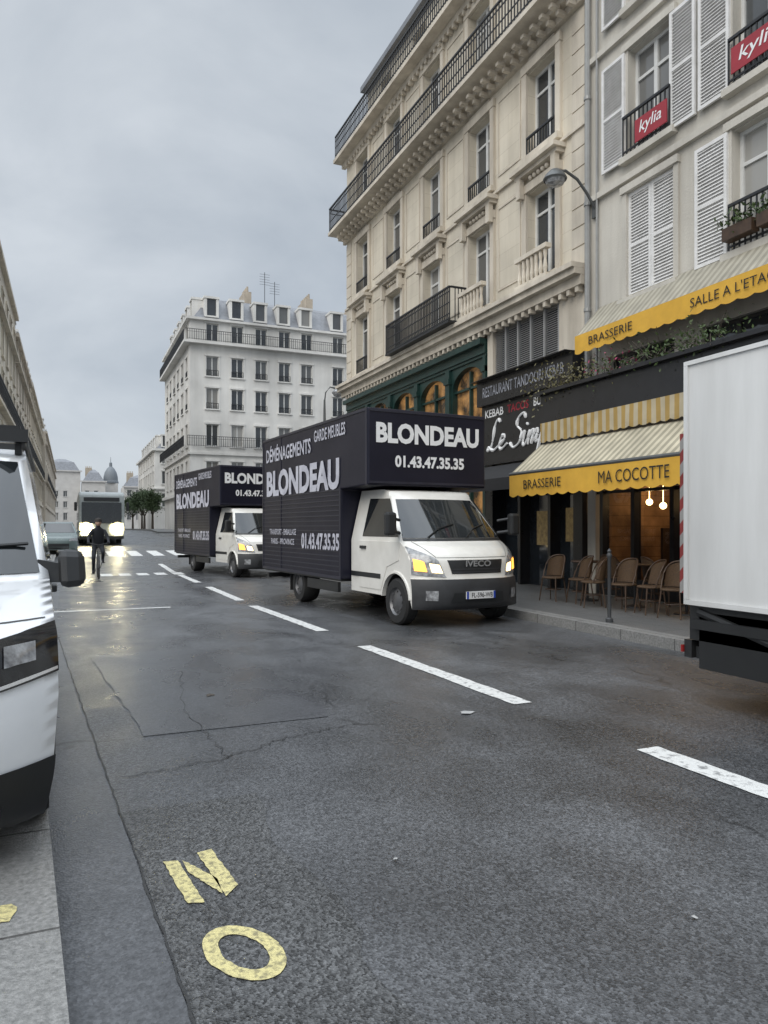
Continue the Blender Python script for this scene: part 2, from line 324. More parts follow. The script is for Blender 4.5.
def gen_building(name,label,x0,x1,y0,y1,ztop,faces,rows,wm,cornices=(),mans=2.6,group=None,ww=1.15,dorm=True,rowrail={},chim=(),ro_out=.55):
    root=empty(name,((x0+x1)/2,(y0+y1)/2,0)); tag(root,label,'building',group)
    w=MB(); tr=MB(); ir=MB()
    for k in 'WESN':
        f,Ln=side_frame(x0,x1,y0,y1,k); cols=faces.get(k)
        holes=[]
        if cols:
            for c in cols:
                for (zb,zt) in rows: holes.append((c-ww/2,c+ww/2,zb,zt))
        wall(w,f,0,Ln,-.5,ztop,holes,.25)
        if cols:
            for h in holes:
                win(f,root,*h)
                fbox(tr,f,h[0]-.16,h[1]+.16,h[3]+.02,h[3]+.2,0.003,.1); fbox(tr,f,h[0]-.14,h[0]-.003,h[2],h[3]+.018,.003,.05); fbox(tr,f,h[1]+.003,h[1]+.14,h[2],h[3]+.018,.003,.05)
                fbox(tr,f,h[0]-.16,h[1]+.16,h[2]-.1,h[2]-.003,.003,.12)
                if rowrail.get(h[2])=='w': rail(ir,f,h[0],h[1],h[2],h[2]+.55,.05,.14,.015)
            for (za,zb_,out) in cornices: fbox(tr,f,-out if k in 'SN' else 0,Ln+(out if k in 'SN' else 0),za,zb_,.002,out)
            for zr,v in rowrail.items():
                if v=='l':
                    rail(ir,f,-.3 if k in 'SN' else 0,Ln,zr-.1,zr+.85,ro_out,.2,.018,mids=(zr+.6,))
    w.build('wall',M[wm],root); tr.build('stone_trim',M[wm],root)
    if ir.v: ir.build('railing',M['iron'],root)
    if mans:
        i0,i1=.25,1.9; r=MB()
        b=[(x0+i0,y0+i0,ztop),(x1-i0,y0+i0,ztop),(x1-i0,y1-i0,ztop),(x0+i0,y1-i0,ztop)]; t=[(x0+i1,y0+i1,ztop+mans),(x1-i1,y0+i1,ztop+mans),(x1-i1,y1-i1,ztop+mans),(x0+i1,y1-i1,ztop+mans)]
        t2=[((x0+x1)/2+ (a-(x0+x1)/2)*.3,(y0+y1)/2+(b_-(y0+y1)/2)*.6,ztop+mans+1.1) for a,b_,c_ in t]
        r.poly(b); 
        for i in range(4):
            j=(i+1)%4; r.poly([b[i],b[j],t[j],t[i]]); r.poly([t[i],t[j],t2[j],t2[i]])
        r.poly(t2); ro=r.build('roof',M['slate'],root)
        if dorm:
            for k,cols in faces.items():
                f,Ln=side_frame(x0,x1,y0,y1,k)
                for c in cols[::1]:
                    if c<1.5 or c>Ln-1.5: continue
                    d=MB(); fbox(d,f,c-.65,c-.42,ztop+.3,ztop+2.0,-1.6,-.35); fbox(d,f,c+.42,c+.65,ztop+.3,ztop+2.0,-1.6,-.35); fbox(d,f,c-.72,c+.72,ztop+2.003,ztop+2.2,-1.9,-.28); fbox(d,f,c-.42,c+.42,ztop+.3,ztop+.45,-1.6,-.36)
                    do=d.build('dormer',M['white_wall'],root)
                    MB().poly([f.p(c-.42,ztop+.45,-.5),f.p(c+.42,ztop+.45,-.5),f.p(c+.42,ztop+2.0,-.5),f.p(c-.42,ztop+2.0,-.5)]).build('pane',M['pane'],do)
        for (cx,cy,cw,cl,ch) in chim:
            q=MB().box(cx-cw/2,cx+cw/2,cy-cl/2,cy+cl/2,ztop+.5,ztop+mans+ch)
            n=max(2,int(max(cl,cw)/.45))
            for i in range(n):
                e=(i+.5)/n-.5; px,py=(cx,cy+e*cl) if cl>cw else (cx+e*cw,cy)
                q.tube((px,py,ztop+mans+ch),(px,py,ztop+mans+ch+.55),.12,.1)
            q.build('chimney',M['chim'],root)
    return root
# ------------------------------------------------------------------ ground
def zg(y): return 0 if y<26 else min(1.25,(y-26)*.028)
def strip(mb,pts,dz):           # pts: (y,x0,x1)
    mb.grid([[ (x0,y,zg(y)+dz),(x1,y,zg(y)+dz)] for y,x0,x1 in pts]); return mb
YS=[-60,-10,0,5,12,20,26,30,40,50,60,70.64,90,140,250,400,900]
strip(MB(),[(y,-700,700) for y in YS],-.012).build('ground',M['ground'],kind='structure')
def lk(y): return .13-.057*y if y<12 else -.55
def slab(pts,dz,low,mt,name):
    mb=MB(); strip(mb,pts,dz)
    for s_ in (1,2): mb.grid([[(p[s_],p[0],zg(p[0])-low),(p[s_],p[0],zg(p[0])+dz)] for p in pts])
    for p in (pts[0],pts[-1]): mb.poly([(p[1],p[0],zg(p[0])-low),(p[2],p[0],zg(p[0])-low),(p[2],p[0],zg(p[0])+dz),(p[1],p[0],zg(p[0])+dz)])
    return mb.build(name,M[mt],kind='structure')
rp=[(y,lk(y)-.02,6.9) for y in (-60,-10,0,2,5,8,12,20,26,28)]
rp+= [(y,-.57,60) for y in (28.001,30,40,50,60,64)]+[(y,-.57,6.9) for y in (64.001,70.64,90,140,250)]
strip(MB(),rp,0).build('road',M['road'],kind='structure')
strip(MB(),[(y,lk(y)+.001,lk(y)+.34) for y in (-10,0,2,5,8,12,20,26)],.004).build('gutter_strip',M['gutter'],kind='structure')
def jag(name,pts,w,mt,dz,amp=.02,per=14):
    q=MB(); rows=[]
    for i in range(len(pts)-1):
        a,b=V((*pts[i],0)),V((*pts[i+1],0)); d=b-a; n_=V((-d.y,d.x,0)).normalized()
        for k in range(per):
            p=a+d*k/per+n_*random.uniform(-amp,amp); hw=w*random.uniform(.3,1)/2; rows.append([(p.x-n_.x*hw,p.y-n_.y*hw,dz),(p.x+n_.x*hw,p.y+n_.y*hw,dz)])
    return q.grid(rows).build(name,M[mt],kind='structure')
jag('gutter_seam',[(lk(y)+.345,y) for y in (-2,0,1,2,3,4,5,6.5,8,12)],.013,'seam',.008,.006)
jag('road_crack',[(.25,4.65),(.9,4.75),(1.4,5.05),(1.95,5.22)],.015,'seam',.007,.03)
jag('road_crack',[(.95,4.78),(.85,6.2),(1.1,8.0)],.008,'seam',.007,.03)
rows=[]
for i in range(40):
    y=-1+i*.13; rows.append([(lk(y)+.35,y,.0042),(1.05+.05*math.sin(i*.7)+random.uniform(-.02,.02)-.03*y,y,.0042)])
MB().grid(rows).build('asphalt_patch',M['coarse'],kind='structure')
rows=[]
for i in range(30):
    y=5.5+i*.13; rows.append([(.5+random.uniform(-.015,.015)-.01*i,y,.0042),(1.9+.05*math.sin(i*.5)+random.uniform(-.015,.015),y,.0042)])
MB().grid(rows).build('asphalt_patch',M['gutter'],kind='structure')
slab([(y,6.8,7.08) for y in (-60,0,10,20,26,28)],.14,.1,'kerb','kerb')
slab([(y,7.08,60) for y in (-60,0,10,20,26,28)],.136,.1,'pave','pavement')
slab([(y,6.8,60) for y in (64,70.64,90,140,250)],.13,.1,'pave','pavement')
yl=(-60,-10,0,2,3,4,5,8,12,20,26,40,60,70.64,90,140,250)
slab([(y,lk(y)-.3,lk(y)) for y in yl],.075,.1,'kerb','kerb')
slab([(y,-60,lk(y)-.3) for y in yl],.071,.1,'pave','pavement')
def dash(y0,y1,w=.19,x=None):
    fx=lambda y:(3.74-.036*y if y<14 else 3.236) if x is None else x
    n=30; return strip(MB(),[(y0+(y1-y0)*i/n,fx(y0+(y1-y0)*i/n)-w/2+random.uniform(-.008,.008),fx(y0+(y1-y0)*i/n)+w/2+random.uniform(-.008,.008)) for i in range(n+1)],.006).build('lane_dash',M['white_paint'],kind='structure')
for a,b in ((.5,3.85),(5.25,8.6),(10.1,13.9),(15,18.8),(20.4,24),(25.6,29.5)): dash(a,b)
strip(MB(),[(14.2,-.3,1.75),(14.33,-.3,1.75)],.006).build('stop_line',M['white_paint'],kind='structure')
for i in range(5): strip(MB(),[(24.2,.9+i*.55,1.25+i*.55),(25.4,.9+i*.55,1.25+i*.55)],.006).build('lane_block',M['white_paint'],kind='structure')
for i in range(8): strip(MB(),[(34.5,-.3+i*.95,.2+i*.95),(38.5,-.3+i*.95,.2+i*.95)],.006).build('crossing_stripe',M['white_paint'],kind='structure')
# yellow letters
mb=MB()
def q2(l):
    (a,b,c,d)=[V((x,y,.0085)) for x,y in l]; rows=[]
    for i in range(13): rows.append([a.lerp(d,i/12)+V((random.uniform(-.004,.004),0,0)),b.lerp(c,i/12)+V((random.uniform(-.004,.004),0,0))])
    mb.grid(rows)
q2([(.43,2.975),(.495,2.955),(.448,3.375),(.385,3.39)])
q2([(.583,2.97),(.648,3.05),(.603,3.435),(.538,3.42)])
q2([(.575,3.0),(.581,3.13),(.466,3.37),(.4685,3.25)])
mb.build('painted_letter',M['yellow_paint'],kind='structure')
mb=MB(); ring=[]
for i in range(33):
    a=i*2*PI/32; e=random.uniform(-.004,.004); ring.append([(.563+(.072+e)*math.cos(a)-.03*math.sin(a),2.56+.125*math.sin(a),.0085),(.563+(.126+e)*math.cos(a)-.04*math.sin(a),2.56+.19*math.sin(a),.0085)])
mb.grid(ring).build('painted_letter',M['yellow_paint'],kind='structure')
mb=MB(); mb.poly([(-.23+random.uniform(.6,1.1)*.06*math.cos(a),3.03+random.uniform(.5,1.1)*.085*math.sin(a),.079) for a in [i*.45 for i in range(14)]]); mb.build('paint_mark',M['yellow_paint'],kind='structure')
for i,(x,y,r,lb) in enumerate(((2.95,5.15,.06,'crumpled white paper scrap on the asphalt before the middle lane dash'),(1.35,3.0,.012,'tiny white scrap on the asphalt to the right of the yellow letters'),(2.2,2.1,.016,'small pale scrap lying on the road nearest the camera'),(1.15,6.6,.05,'dark flattened leaf on the road beside the gutter'))):
    q=MB(); n=9; rim=[(x+r*random.uniform(.5,1.2)*math.cos(k*2*PI/n),y+r*random.uniform(.5,1.2)*math.sin(k*2*PI/n),.006+random.random()*.008) for k in range(n)]
    q.add([(x,y,.016)]+rim,[(0,k+1,(k+1)%n+1) for k in range(n)]); tag(q.build('litter',M['paper' if i<3 else 'bark']),lb,'litter','litter on the road')
# ------------------------------------------------------------------ stone building
f=F((10,12.4),(0,1),(-1,0)); LEN=14.5
sb=empty('stone_building',(15,19.6,0)); tag(sb,'cream limestone corner building with long iron balconies behind the moving trucks','building')
bays=[1.6,4.35,7.1,9.9,12.75]
h=[]; w1=(7.25,9.4); w2=(10.25,12.25); w3=(13.15,15.35); ww=1.12
for b in bays:
    for z in (w1,w2,w3): h.append((b-ww/2,b+ww/2,z[0],z[1]))
w=MB(); wall(w,f,0,LEN,6.7,15.9,h,.3)
f2=F((10.9,12.4),(0,1),(-1,0)); h2=[(b-.5,b+.5,16.45,18.4) for b in bays]; wall(w,f2,0,LEN,15.9,18.9,h2,.25)
fs=F((10,26.9),(1,0),(0,1)); wall(w,fs,0,12,0,15.9,[],.2); wall(w,F((10.9,26.9),(1,0),(0,1)),0,11.1,15.9,18.9,[],.2); wall(w,F((10,12.4),(1,0),(0,-1)),0,12,6.7,15.9,[],.2); wall(w,F((10.9,12.4),(1,0),(0,-1)),0,11.1,15.9,18.9,[],.2)
w.poly([(10,12.4,6.7),(11,12.4,6.7),(11,26.9,6.7),(10,26.9,6.7)]); w.build('wall',M['stone'],sb)
for q in h:
    win(f,sb,*q,dep=.26,transom=q[3]-.5)
for q in h2: win(f2,sb,*q)
t=MB()
for q in h:
    a0,a1,z0,z1=q
    fbox(t,f,a0-.18,a0-.004,z0,z1+.02,.003,.07); fbox(t,f,a1+.004,a1+.18,z0,z1+.02,.003,.07); fbox(t,f,a0-.2,a1+.2,z1+.022,z1+.22,.003,.09)
    fbox(t,f,a0-.2,a1+.2,z0-.14,z0-.004,.003,.16)
    if z0==7.25:
        fbox(t,f,a0-.32,a1+.32,z1+.46,z1+.56,.003,.34); fbox(t,f,a0-.26,a1+.26,z1+.37,z1+.457,.003,.22)
        for e in (a0-.2,a1+.04): fbox(t,f,e,e+.16,z1-.1,z1+.368,.095,.22)
        for k in range(5): t.ball(f.p((a0+a1)/2+(k-2)*.16,z1+.29,.1),.06,6)
for b in bays: fbox(t,f,b-.5,b+.5,w2[1]+.24,w2[1]+.34,.003,.045)
for i in range(4):
    c=(bays[i]+bays[i+1])/2
    for z0,z1 in ((7.5,9.6),(10.4,12.3),(13.3,15.3)):
        fbox(t,f,c-.5,c-.46,z0,z1,.003,.022); fbox(t,f,c+.46,c+.5,z0,z1,.003,.022); fbox(t,f,c-.459,c+.459,z0,z0+.04,.003,.022); fbox(t,f,c-.459,c+.459,z1-.04,z1,.003,.022)
def run(z0,z1,d,a0=-.0,a1=None): fbox(t,f,a0,(LEN if a1 is None else a1)+min(d,.2),z0,z1,.002,d)
run(6.62,6.82,.18); run(6.823,6.95,.34); run(6.953,7.06,.42)
run(10.0,10.07,.07); run(12.62,12.78,.12)
run(12.783,12.9,.3); run(12.903,13.02,.72)
run(15.62,15.78,.16); run(15.783,15.92,.5)
for i in range(40):
    a=.2+i*(LEN-.2)/40; fbox(t,f,a,a+.12,12.7,12.78,.29,.5); fbox(t,f,a+.01,a+.11,12.6,12.7,.123,.32)
for i in range(50):
    a=.12+i*(LEN-.2)/50; fbox(t,f,a,a+.1,6.5,6.62,.01,.16); fbox(t,f,a,a+.1,15.5,15.62,.01,.16)
for a in (.02,LEN-.5):
    for k in range(13): fbox(t,f,a,a+.48,7.1+k*.42,7.1+k*.42+.39,.003,.025)
for b in bays[:2]:
    fbox(t,f,b-.62,b+.62,7.72,7.82,.2,.36); fbox(t,f,b-.62,b+.62,7.065,7.16,.2,.36)
    for k in range(7): 
        p=f.p(b-.5+k*.167,7.16,.28); t.lathe([(.03,0),(.055,.15),(.03,.35),(.045,.45),(.045,.555)],p,'z',8)
t.build('stone_trim',M['trim'],sb)
r=MB(); rail(r,f,.05,LEN+.18,13.02,13.98,.66,.13,.012,mids=(13.8,13.15,13.45)); 
fe=F((10,12.4+LEN+.18),(1,0),(0,1)); rail(r,fe,-.62,.1,13.02,13.98,0.0,.13,.012,mids=(13.8,))
r.build('balcony_railing',M['iron'],sb)
r=MB(); rail(r,f,.05,LEN+.18,15.92,16.85,.42,.13,.012,mids=(16.65,16.1,16.4)); r.build('balcony_railing',M['iron'],sb)
r=MB(); fbox(r,f,5.0,9.3,7.064,7.12,.0,.62); rail(r,f,5.0,9.3,7.12,8.05,.58,.1,.014,mids=(7.9,7.3,7.6))
for a in (5.0,9.3): fbox(r,f,a-.02,a+.02,8.0,8.05,.02,.55); [fbox(r,f,a-.01,a+.01,7.12,8.0,.1+.1*k,.12+.1*k) for k in range(4)]
r.build('balcony_railing',M['iron'],sb)
for b in bays:
    r=MB(); rail(r,f,b-.54,b+.54,10.27,10.72,.06,.1,.011); r.build('window_railing',M['iron'],sb)
r=MB(); rail(r,f,bays[4]-.54,bays[4]+.54,7.27,7.8,.06,.1,.011); r.build('window_railing',M['iron'],sb)
r=MB(); ro=[(10.75,12.4,18.9),(10.75,26.9,18.9),(13,26.9,21.5),(13,12.4,21.5)]; r.poly(ro); r.poly([(13,12.4,21.5),(13,26.9,21.5),(22,26.9,21.5),(22,12.4,21.5)]); r.poly([ro[1],ro[2],(22,26.9,21.5),(22,26.9,18.9)])
fbox(r,f2,-.0,LEN+.1,18.78,18.98,.003,.3); r.build('roof',M['slate'],sb)
w=MB(); w.poly([(10.6,12.4,0),(10.6,26.9,0),(10.6,26.9,6.69),(10.6,12.4,6.69)]); w.build('shop_level_wall',M['black'],sb)
q=MB(); fbox(q,f,0.05,1.0,5.3,6.55,-.3,-.02); fbox(q,f,3.75,4.0,5.3,6.55,-.3,.0); fbox(q,f,0.05,4.0,6.553,6.69,-.3,-.01); q.build('pier',M['trim'],sb)
q=MB()
for k in range(5):
    a=1.02+k*.54; fbox(q,f,a,a+.045,5.3,6.55,-.12,-.03)
    for j in range(24): z=5.32+j*.05; q.add([f.p(a+.045,z,-.05),f.p(a+.54,z,-.05),f.p(a+.54,z+.045,-.1),f.p(a+.045,z+.045,-.1)],[(0,1,2,3)])
fbox(q,f,1.0,3.75,5.22,5.3,-.14,.0); q.build('louvre_panel',M['louvre'],sb)
# green shopfront
gs=empty('green_shopfront',(10,21.5,.14)); tag(gs,'dark green restaurant front with arched windows under the long stone building','shopfront')
q=MB(); g0,g1=4.05,14.45
fbox(q,f,g0,g1,6.08,6.3,-.3,.06); fbox(q,f,g0,g1,6.303,6.45,-.3,.2); fbox(q,f,g0,g1,6.0,6.075,-.3,.02); 
bw=(g1-g0)/5
for k in range(6):
    a=g0+k*bw; fbox(q,f,max(g0,a-.12),min(g1,a+.12),.14,5.99,-.25,.05); fbox(q,f,max(g0,a-.15),min(g1,a+.15),5.6,5.75,-.2,.09)
for k in range(5):
    a0=g0+k*bw+.12; a1=g0+(k+1)*bw-.12; c=(a0+a1)/2; ra=(a1-a0)/2-.05; rb=.55; zs=5.35
    pr=None
    for i in range(17):
        an=PI*i/16; u=c+ra*math.cos(an); z=zs+rb*math.sin(an)
        if pr: q.poly([f.p(pr[0],pr[1],-.03),f.p(u,z,-.03),f.p(u,6.0,-.03),f.p(pr[0],6.0,-.03)]); q.poly([f.p(pr[0],pr[1],-.03),f.p(u,z,-.03),f.p(u,z,-.2),f.p(pr[0],pr[1],-.2)])
        pr=(u,z)
    fbox(q,f,a0,a0+.05,.14,6.0,-.2,-.035); fbox(q,f,a1-.05,a1,.14,6.0,-.2,-.035); fbox(q,f,a0,a1,3.45,3.6,-.2,.0); fbox(q,f,a0+.05,a1-.05,zs-.04,zs+.02,-.2,-.1); fbox(q,f,c-.03,c+.03,.7,5.8,-.2,-.1); fbox(q,f,a0,a1,.14,.7,-.2,-.02)
q.build('joinery',M['green'],gs)
for k in range(5):
    a0=g0+k*bw+.12; a1=g0+(k+1)*bw-.12
    MB().poly([f.p(a0,.7,-.21),f.p(a1,.7,-.21),f.p(a1,5.95,-.21),f.p(a0,5.95,-.21)]).build('pane',M['warm_pane'],gs)
# kebab shop
ks=empty('kebab_shop',(9.8,14.4,.14)); tag(ks,'black kebab restaurant front with white script sign left of the yellow awnings','shopfront')
q=MB(); fbox(q,f,.05,3.95,4.6,5.2,-.5,.35); fbox(q,f,.05,3.95,5.203,5.22,-.5,.55); fbox(q,f,.05,3.95,3.1,4.597,-.5,.2); fbox(q,f,.05,.35,.14,3.1,-.4,.1); fbox(q,f,3.6,3.95,.14,3.1,-.4,.1); fbox(q,f,.35,3.6,2.7,3.1,-.4,.05); fbox(q,f,1.3,1.4,.14,2.7,-.3,.0); fbox(q,f,2.5,2.6,.14,2.7,-.3,.0); q.build('fascia',M['black'],ks)
rt=(0,-1,0); up=(0,0,1)
text('lettering','RESTAURANT TANDOORI KEBAB',f.p(2.0,4.92,.356),rt,up,3.3,.26,M['txt_grey'],ks,.01)
text('lettering','KEBAB',f.p(3.35,4.4,.206),rt,up,.85,.2,M['txt_white'],ks,.015)
text('lettering','TACOS',f.p(2.3,4.4,.206),rt,up,.9,.2,M['red'],ks,.02)
text('lettering','BURGER',f.p(1.2,4.4,.206),rt,up,.9,.2,M['txt_white'],ks,.015)
def smooth_pts(p,n=6):
    o=[]
    for i in range(len(p)-1):
        p0=p[max(i-1,0)];p1=p[i];p2=p[i+1];p3=p[min(i+2,len(p)-1)]
        for k in range(n):
            t_=k/n; o.append(tuple(.5*((2*p1[j])+(-p0[j]+p2[j])*t_+(2*p0[j]-5*p1[j]+4*p2[j]-p3[j])*t_**2+(-p0[j]+3*p1[j]-3*p2[j]+p3[j])*t_**3) for j in (0,1)))
    return o+[p[-1]]
E=[(.5,.12),(.72,.3),(.72,.44),(.6,.42),(.54,.18),(.66,.0),(.9,.16)]
strokes=[[(.42,.9),(.32,1.02),(.2,.86),(.2,.45),(.14,.1),(0,.03),(.04,.14),(.28,.0),(.5,.12)],E,
 [(1.56,.84),(1.46,1.02),(1.25,.92),(1.24,.66),(1.46,.45),(1.46,.14),(1.22,-.02),(1.04,.14)],
 [(1.5,.2),(1.62,.44),(1.6,.1),(1.68,0),(1.78,.2)],[(1.66,.62),(1.69,.66)],
 [(1.78,.2),(1.84,.43),(1.82,0)],[(1.82,.2),(1.94,.43),(2.0,.35),(1.97,0)],[(1.98,.2),(2.1,.43),(2.16,.35),(2.12,.05),(2.24,.08)],
 [(2.34,.44),(2.26,-.4)],[(2.31,.2),(2.46,.45),(2.58,.3),(2.48,.0),(2.32,.06)],
 [(2.52,.04),(2.84,.75),(2.8,1.0),(2.7,.7),(2.7,.12),(2.8,0),(2.9,.12)],[(x+2.36,y) for x,y in E]]
q=MB()
for st in strokes:
    pts=smooth_pts(st); rad=[.028+.02*max(0,math.sin(i*.5)) for i in range(len(pts))]
    q.path([f.p(3.65-(x+.22*y)*.98,3.45+y*.74,.215) for x,y in pts],rad,6)
q.build('script_lettering',M['txt_white'],ks,True)
q=MB(); q.hexa([f.p(.1,2.75,.2),f.p(3.8,2.75,.2),f.p(3.8,2.35,1.2),f.p(.1,2.35,1.2),f.p(.1,3.05,.2),f.p(3.8,3.05,.2),f.p(3.8,2.62,1.2),f.p(.1,2.62,1.2)]); q.build('awning',M['black_cloth'],ks)
MB().poly([f.p(.35,.14,-.28),f.p(3.6,.14,-.28),f.p(3.6,2.7,-.28),f.p(.35,2.7,-.28)]).build('pane',M['pane'],ks)
mn=MB(); fbox(mn,f,1.5,2.1,1.1,1.9,-.27,-.2); mn.build('menu_board',M['menu'],ks)
mn=MB(); fbox(mn,f,.55,1.0,1.2,1.95,-.27,-.2); mn.build('menu_board',M['menu'],ks)
# ------------------------------------------------------------------ brasserie building
Y0=2.0; fb=F((10,Y0),(0,1),(-1,0)); LB=12.4-Y0
bb=empty('brasserie_building',(15,7.2,0)); tag(bb,'grey beige plaster building with white louvred shutters above the yellow brasserie awnings','building')
wins=[(9.99,11.19,5.95,8.0),(10.06,11.14,8.7,10.75),(7.6,8.72,6.0,8.0),(7.6,8.7,8.7,10.75),(10.06,11.14,11.6,13.6),(7.6,8.7,11.6,13.6),(4.9,6.0,6.0,8.0),(4.9,6.0,8.7,10.75)]
holes=[(a-Y0,b-Y0,c,d) for a,b,c,d in wins]
low=[(.4,LB-.25,.14,3.3),(6.0,7.4,3.75,4.95),(8.0,9.7,3.75,4.95)]
w=MB(); wall(w,fb,0,LB,0,14.6,holes+low,.28); wall(w,F((10,Y0),(1,0),(0,-1)),0,10,0,14.6,[]); w.poly([(10,Y0,14.6),(10,12.4,14.6),(20,12.4,14.6),(20,Y0,14.6)]); w.build('wall',M['plaster'],bb)
t=MB()
for i,q in enumerate(holes):
    if i!=0: win(fb,bb,*q,dep=.2,transom=q[3]-.55)
    a0,a1,z0,z1=q; fbox(t,fb,a0-.12,a0-.003,z0,z1+.02,.003,.05); fbox(t,fb,a1+.003,a1+.12,z0,z1+.02,.003,.05); fbox(t,fb,a0-.14,a1+.14,z1+.023,z1+.16,.003,.09); fbox(t,fb,a0-.15,a1+.15,z0-.12,z0-.003,.003,.15)
fbox(t,fb,0,LB,8.24,8.36,.003,.09); fbox(t,fb,0,LB,11.1,11.22,.003,.09); t.build('stone_trim',M['plaster'],bb)
def shutter(a0,a1,z0,z1,d=.05):
    q=MB(); t_=.06
    fbox(q,fb,a0,a0+t_,z0,z1,d,d+.05); fbox(q,fb,a1-t_,a1,z0,z1,d,d+.05)
    for z in (z0,(z0+z1)/2-.03,z1-t_): fbox(q,fb,a0+t_,a1-t_,z,z+t_,d+.001,d+.049)
    fbox(q,fb,a0+t_,a1-t_,z0,z1,d+.004,d+.008)
    n=int((z1-z0)/.06)
    for i in range(n):
        z=z0+.03+i*.06; q.add([fb.p(a0+t_,z,d+.045),fb.p(a1-t_,z,d+.045),fb.p(a1-t_,z+.045,d+.012),fb.p(a0+t_,z+.045,d+.012)],[(0,1,2,3)])
    return q.build('shutter',M['shutter'],bb)
shutter(9.99-Y0,10.585-Y0,5.95,8.0,-.06); shutter(10.595-Y0,11.19-Y0,5.95,8.0,-.06)
for a0,a1,z0,z1 in ((11.2,11.85,8.65,10.75),(9.45,10.03,8.65,10.75),(8.74,9.38,8.65,10.75),(8.78,9.45,5.95,8.0),(6.9,7.57,8.65,10.75),(6.9,7.57,5.95,8.0),(11.2,11.85,11.55,13.6),(9.4,10.03,11.55,13.6),(8.74,9.38,11.55,13.6)): shutter(a0-Y0,a1-Y0,z0,z1)
for a0,a1,z0 in ((10.0,11.2,8.72),(7.55,8.72,8.72),(7.55,8.72,6.02)):
    q=MB(); rail(q,fb,a0-Y0,a1-Y0,z0,z0+.75,.12,.1,.011); q.build('window_railing',M['iron'],bb)
q=MB(); q.tube((9.9,12.28,4.0),(9.9,12.28,14.6),.06); q.tube((9.93,12.02,4.3),(9.93,12.02,14.6),.025)
for z in (6,8.2,10.4,12.6): q.lathe([(.075,0),(.075,.07)],(9.9,12.28,z),'z',12)
q.build('downpipe',M['galv'],bb)
for (yc,z,wd,lb) in ((10.42,9.0,.8,'red banner with white script on the window railing nearer the downpipe'),(8.13,9.05,1.0,'red banner with white script on the window railing at the right edge')):
    q=MB(); fbox(q,fb,yc-Y0-wd/2,yc-Y0+wd/2,z-.21,z+.21,.15,.17); o=tag(q.build('banner',M['red']),lb,'banner','red banners on the window railings')
    text('lettering','kylia',fb.p(yc-Y0,z,.175),rt,up,wd*.7,.28,M['txt_white'],o,.006,.2)
for i,(yc,lb) in enumerate(((8.4,'brown planter with sparse leaves on the window ledge, farther from the edge'),(7.75,'brown planter with sparse leaves on the window ledge at the right edge'))):
    e=empty('planter_box',(9.75,yc,6.1)); tag(e,lb,'planter','planters on the window ledge'); MB().box(9.68,9.86,yc-.28,yc+.28,6.12,6.32).build('box',M['wood'],e)
    MB().leaves((9.77,yc,6.42),(.15,.45,.16),120,.05).build('foliage',M['leaf'],e)
# storefront
sf=MB()
fbox(sf,fb,.4,LB-.25,2.75,3.3,-.2,.03); fbox(sf,fb,.4,LB-.25,.14,.5,-.2,-.02)
for a in (.4,2.2,3.4,4.6,5.5,6.3,7.2,8.0,9.0,9.9): fbox(sf,fb,a,a+.1,.5,2.75,-.15,.02)
fbox(sf,fb,.53,LB-.25,2.2,2.26,-.13,-.03); sf.build('shopfront_joinery',M['black'],bb)
MB().poly([fb.p(.4,.5,-.1),fb.p(LB-.25,.5,-.1),fb.p(LB-.25,2.75,-.1),fb.p(.4,2.75,-.1)]).build('shopfront_glass',M['glass'],bb)
q=MB(); q.poly([(13.5,Y0+.2,.14),(13.5,12.3,.14),(13.5,12.3,3.3),(13.5,Y0+.2,3.3)]); q.poly([(10.3,Y0+.2,3.29),(13.5,Y0+.2,3.29),(13.5,12.3,3.29),(10.3,12.3,3.29)]); q.poly([(10.3,Y0+.2,.145),(13.5,Y0+.2,.145),(13.5,12.3,.145),(10.3,12.3,.145)]); q.poly([(10.3,12.3,.14),(13.5,12.3,.14),(13.5,12.3,3.3),(10.3,12.3,3.3)])
for k in range(6): q.box(13.2,13.45,3.2+k*1.5,3.9+k*1.5,.15,2.2)
q.build('interior',M['inside'],bb)
q=MB(); q.box(11.6,12.1,7.4,11.4,.15,1.15); q.box(11.5,12.2,7.3,11.5,1.153,1.22); q.build('bar_counter',M['wood'],bb)
q=MB()
for k in range(4):
    z=1.35+k*.28; q.box(13.2,13.48,8.2,12.2,z,z+.03)
    for j in range(24):
        if random.random()<.75: q.lathe([(.035,.03),(.035,.16),(.012,.2),(.012,.25)],(13.33,8.3+j*.16,z),'z',7)
q.build('bottle_shelf',M['black'],bb)
q=MB()
for y in (11.9,10.9,9.9): q.box(12.6,12.75,y-.1,y+.1,.15,3.28)
q.box(10.7,11.3,11.0,11.06,.15,1.5); q.box(10.7,11.3,9.4,9.46,.15,1.5); q.build('interior_column',M['wood'],bb)
for (x,y,z) in ((11.2,9.0,1.98),(11.6,10.1,2.05),(11.0,11.3,1.95),(11.5,8.0,2.02),(12.5,9.6,2.1),(11.3,12.0,2.05)):
    q=MB().ball((x,y,z),.07,8); q.tube((x,y,z+.06),(x,y,3.28),.008); tag(q.build('pendant_lamp',M['bulb']),'small lit pendant lamp inside the brasserie window','lamp','pendant lamps inside the brasserie')
for i,(x,y) in enumerate(((12.0,8.2),(12.0,10.0),(11.8,11.5))):
    l=bpy.data.lights.new('room_light','POINT'); l.energy=17; l.color=(1,.65,.36); l.shadow_soft_size=.15; o=bpy.data.objects.new('room_light',l); C.objects.link(o); o.location=(x,y,2.75)
for (y0,y1) in ((8.0,9.4),(10.0,11.7)):
    win(fb,bb,y0-Y0,y1-Y0,3.75,4.95,fm='dkframe',pm='pane',dep=.15)
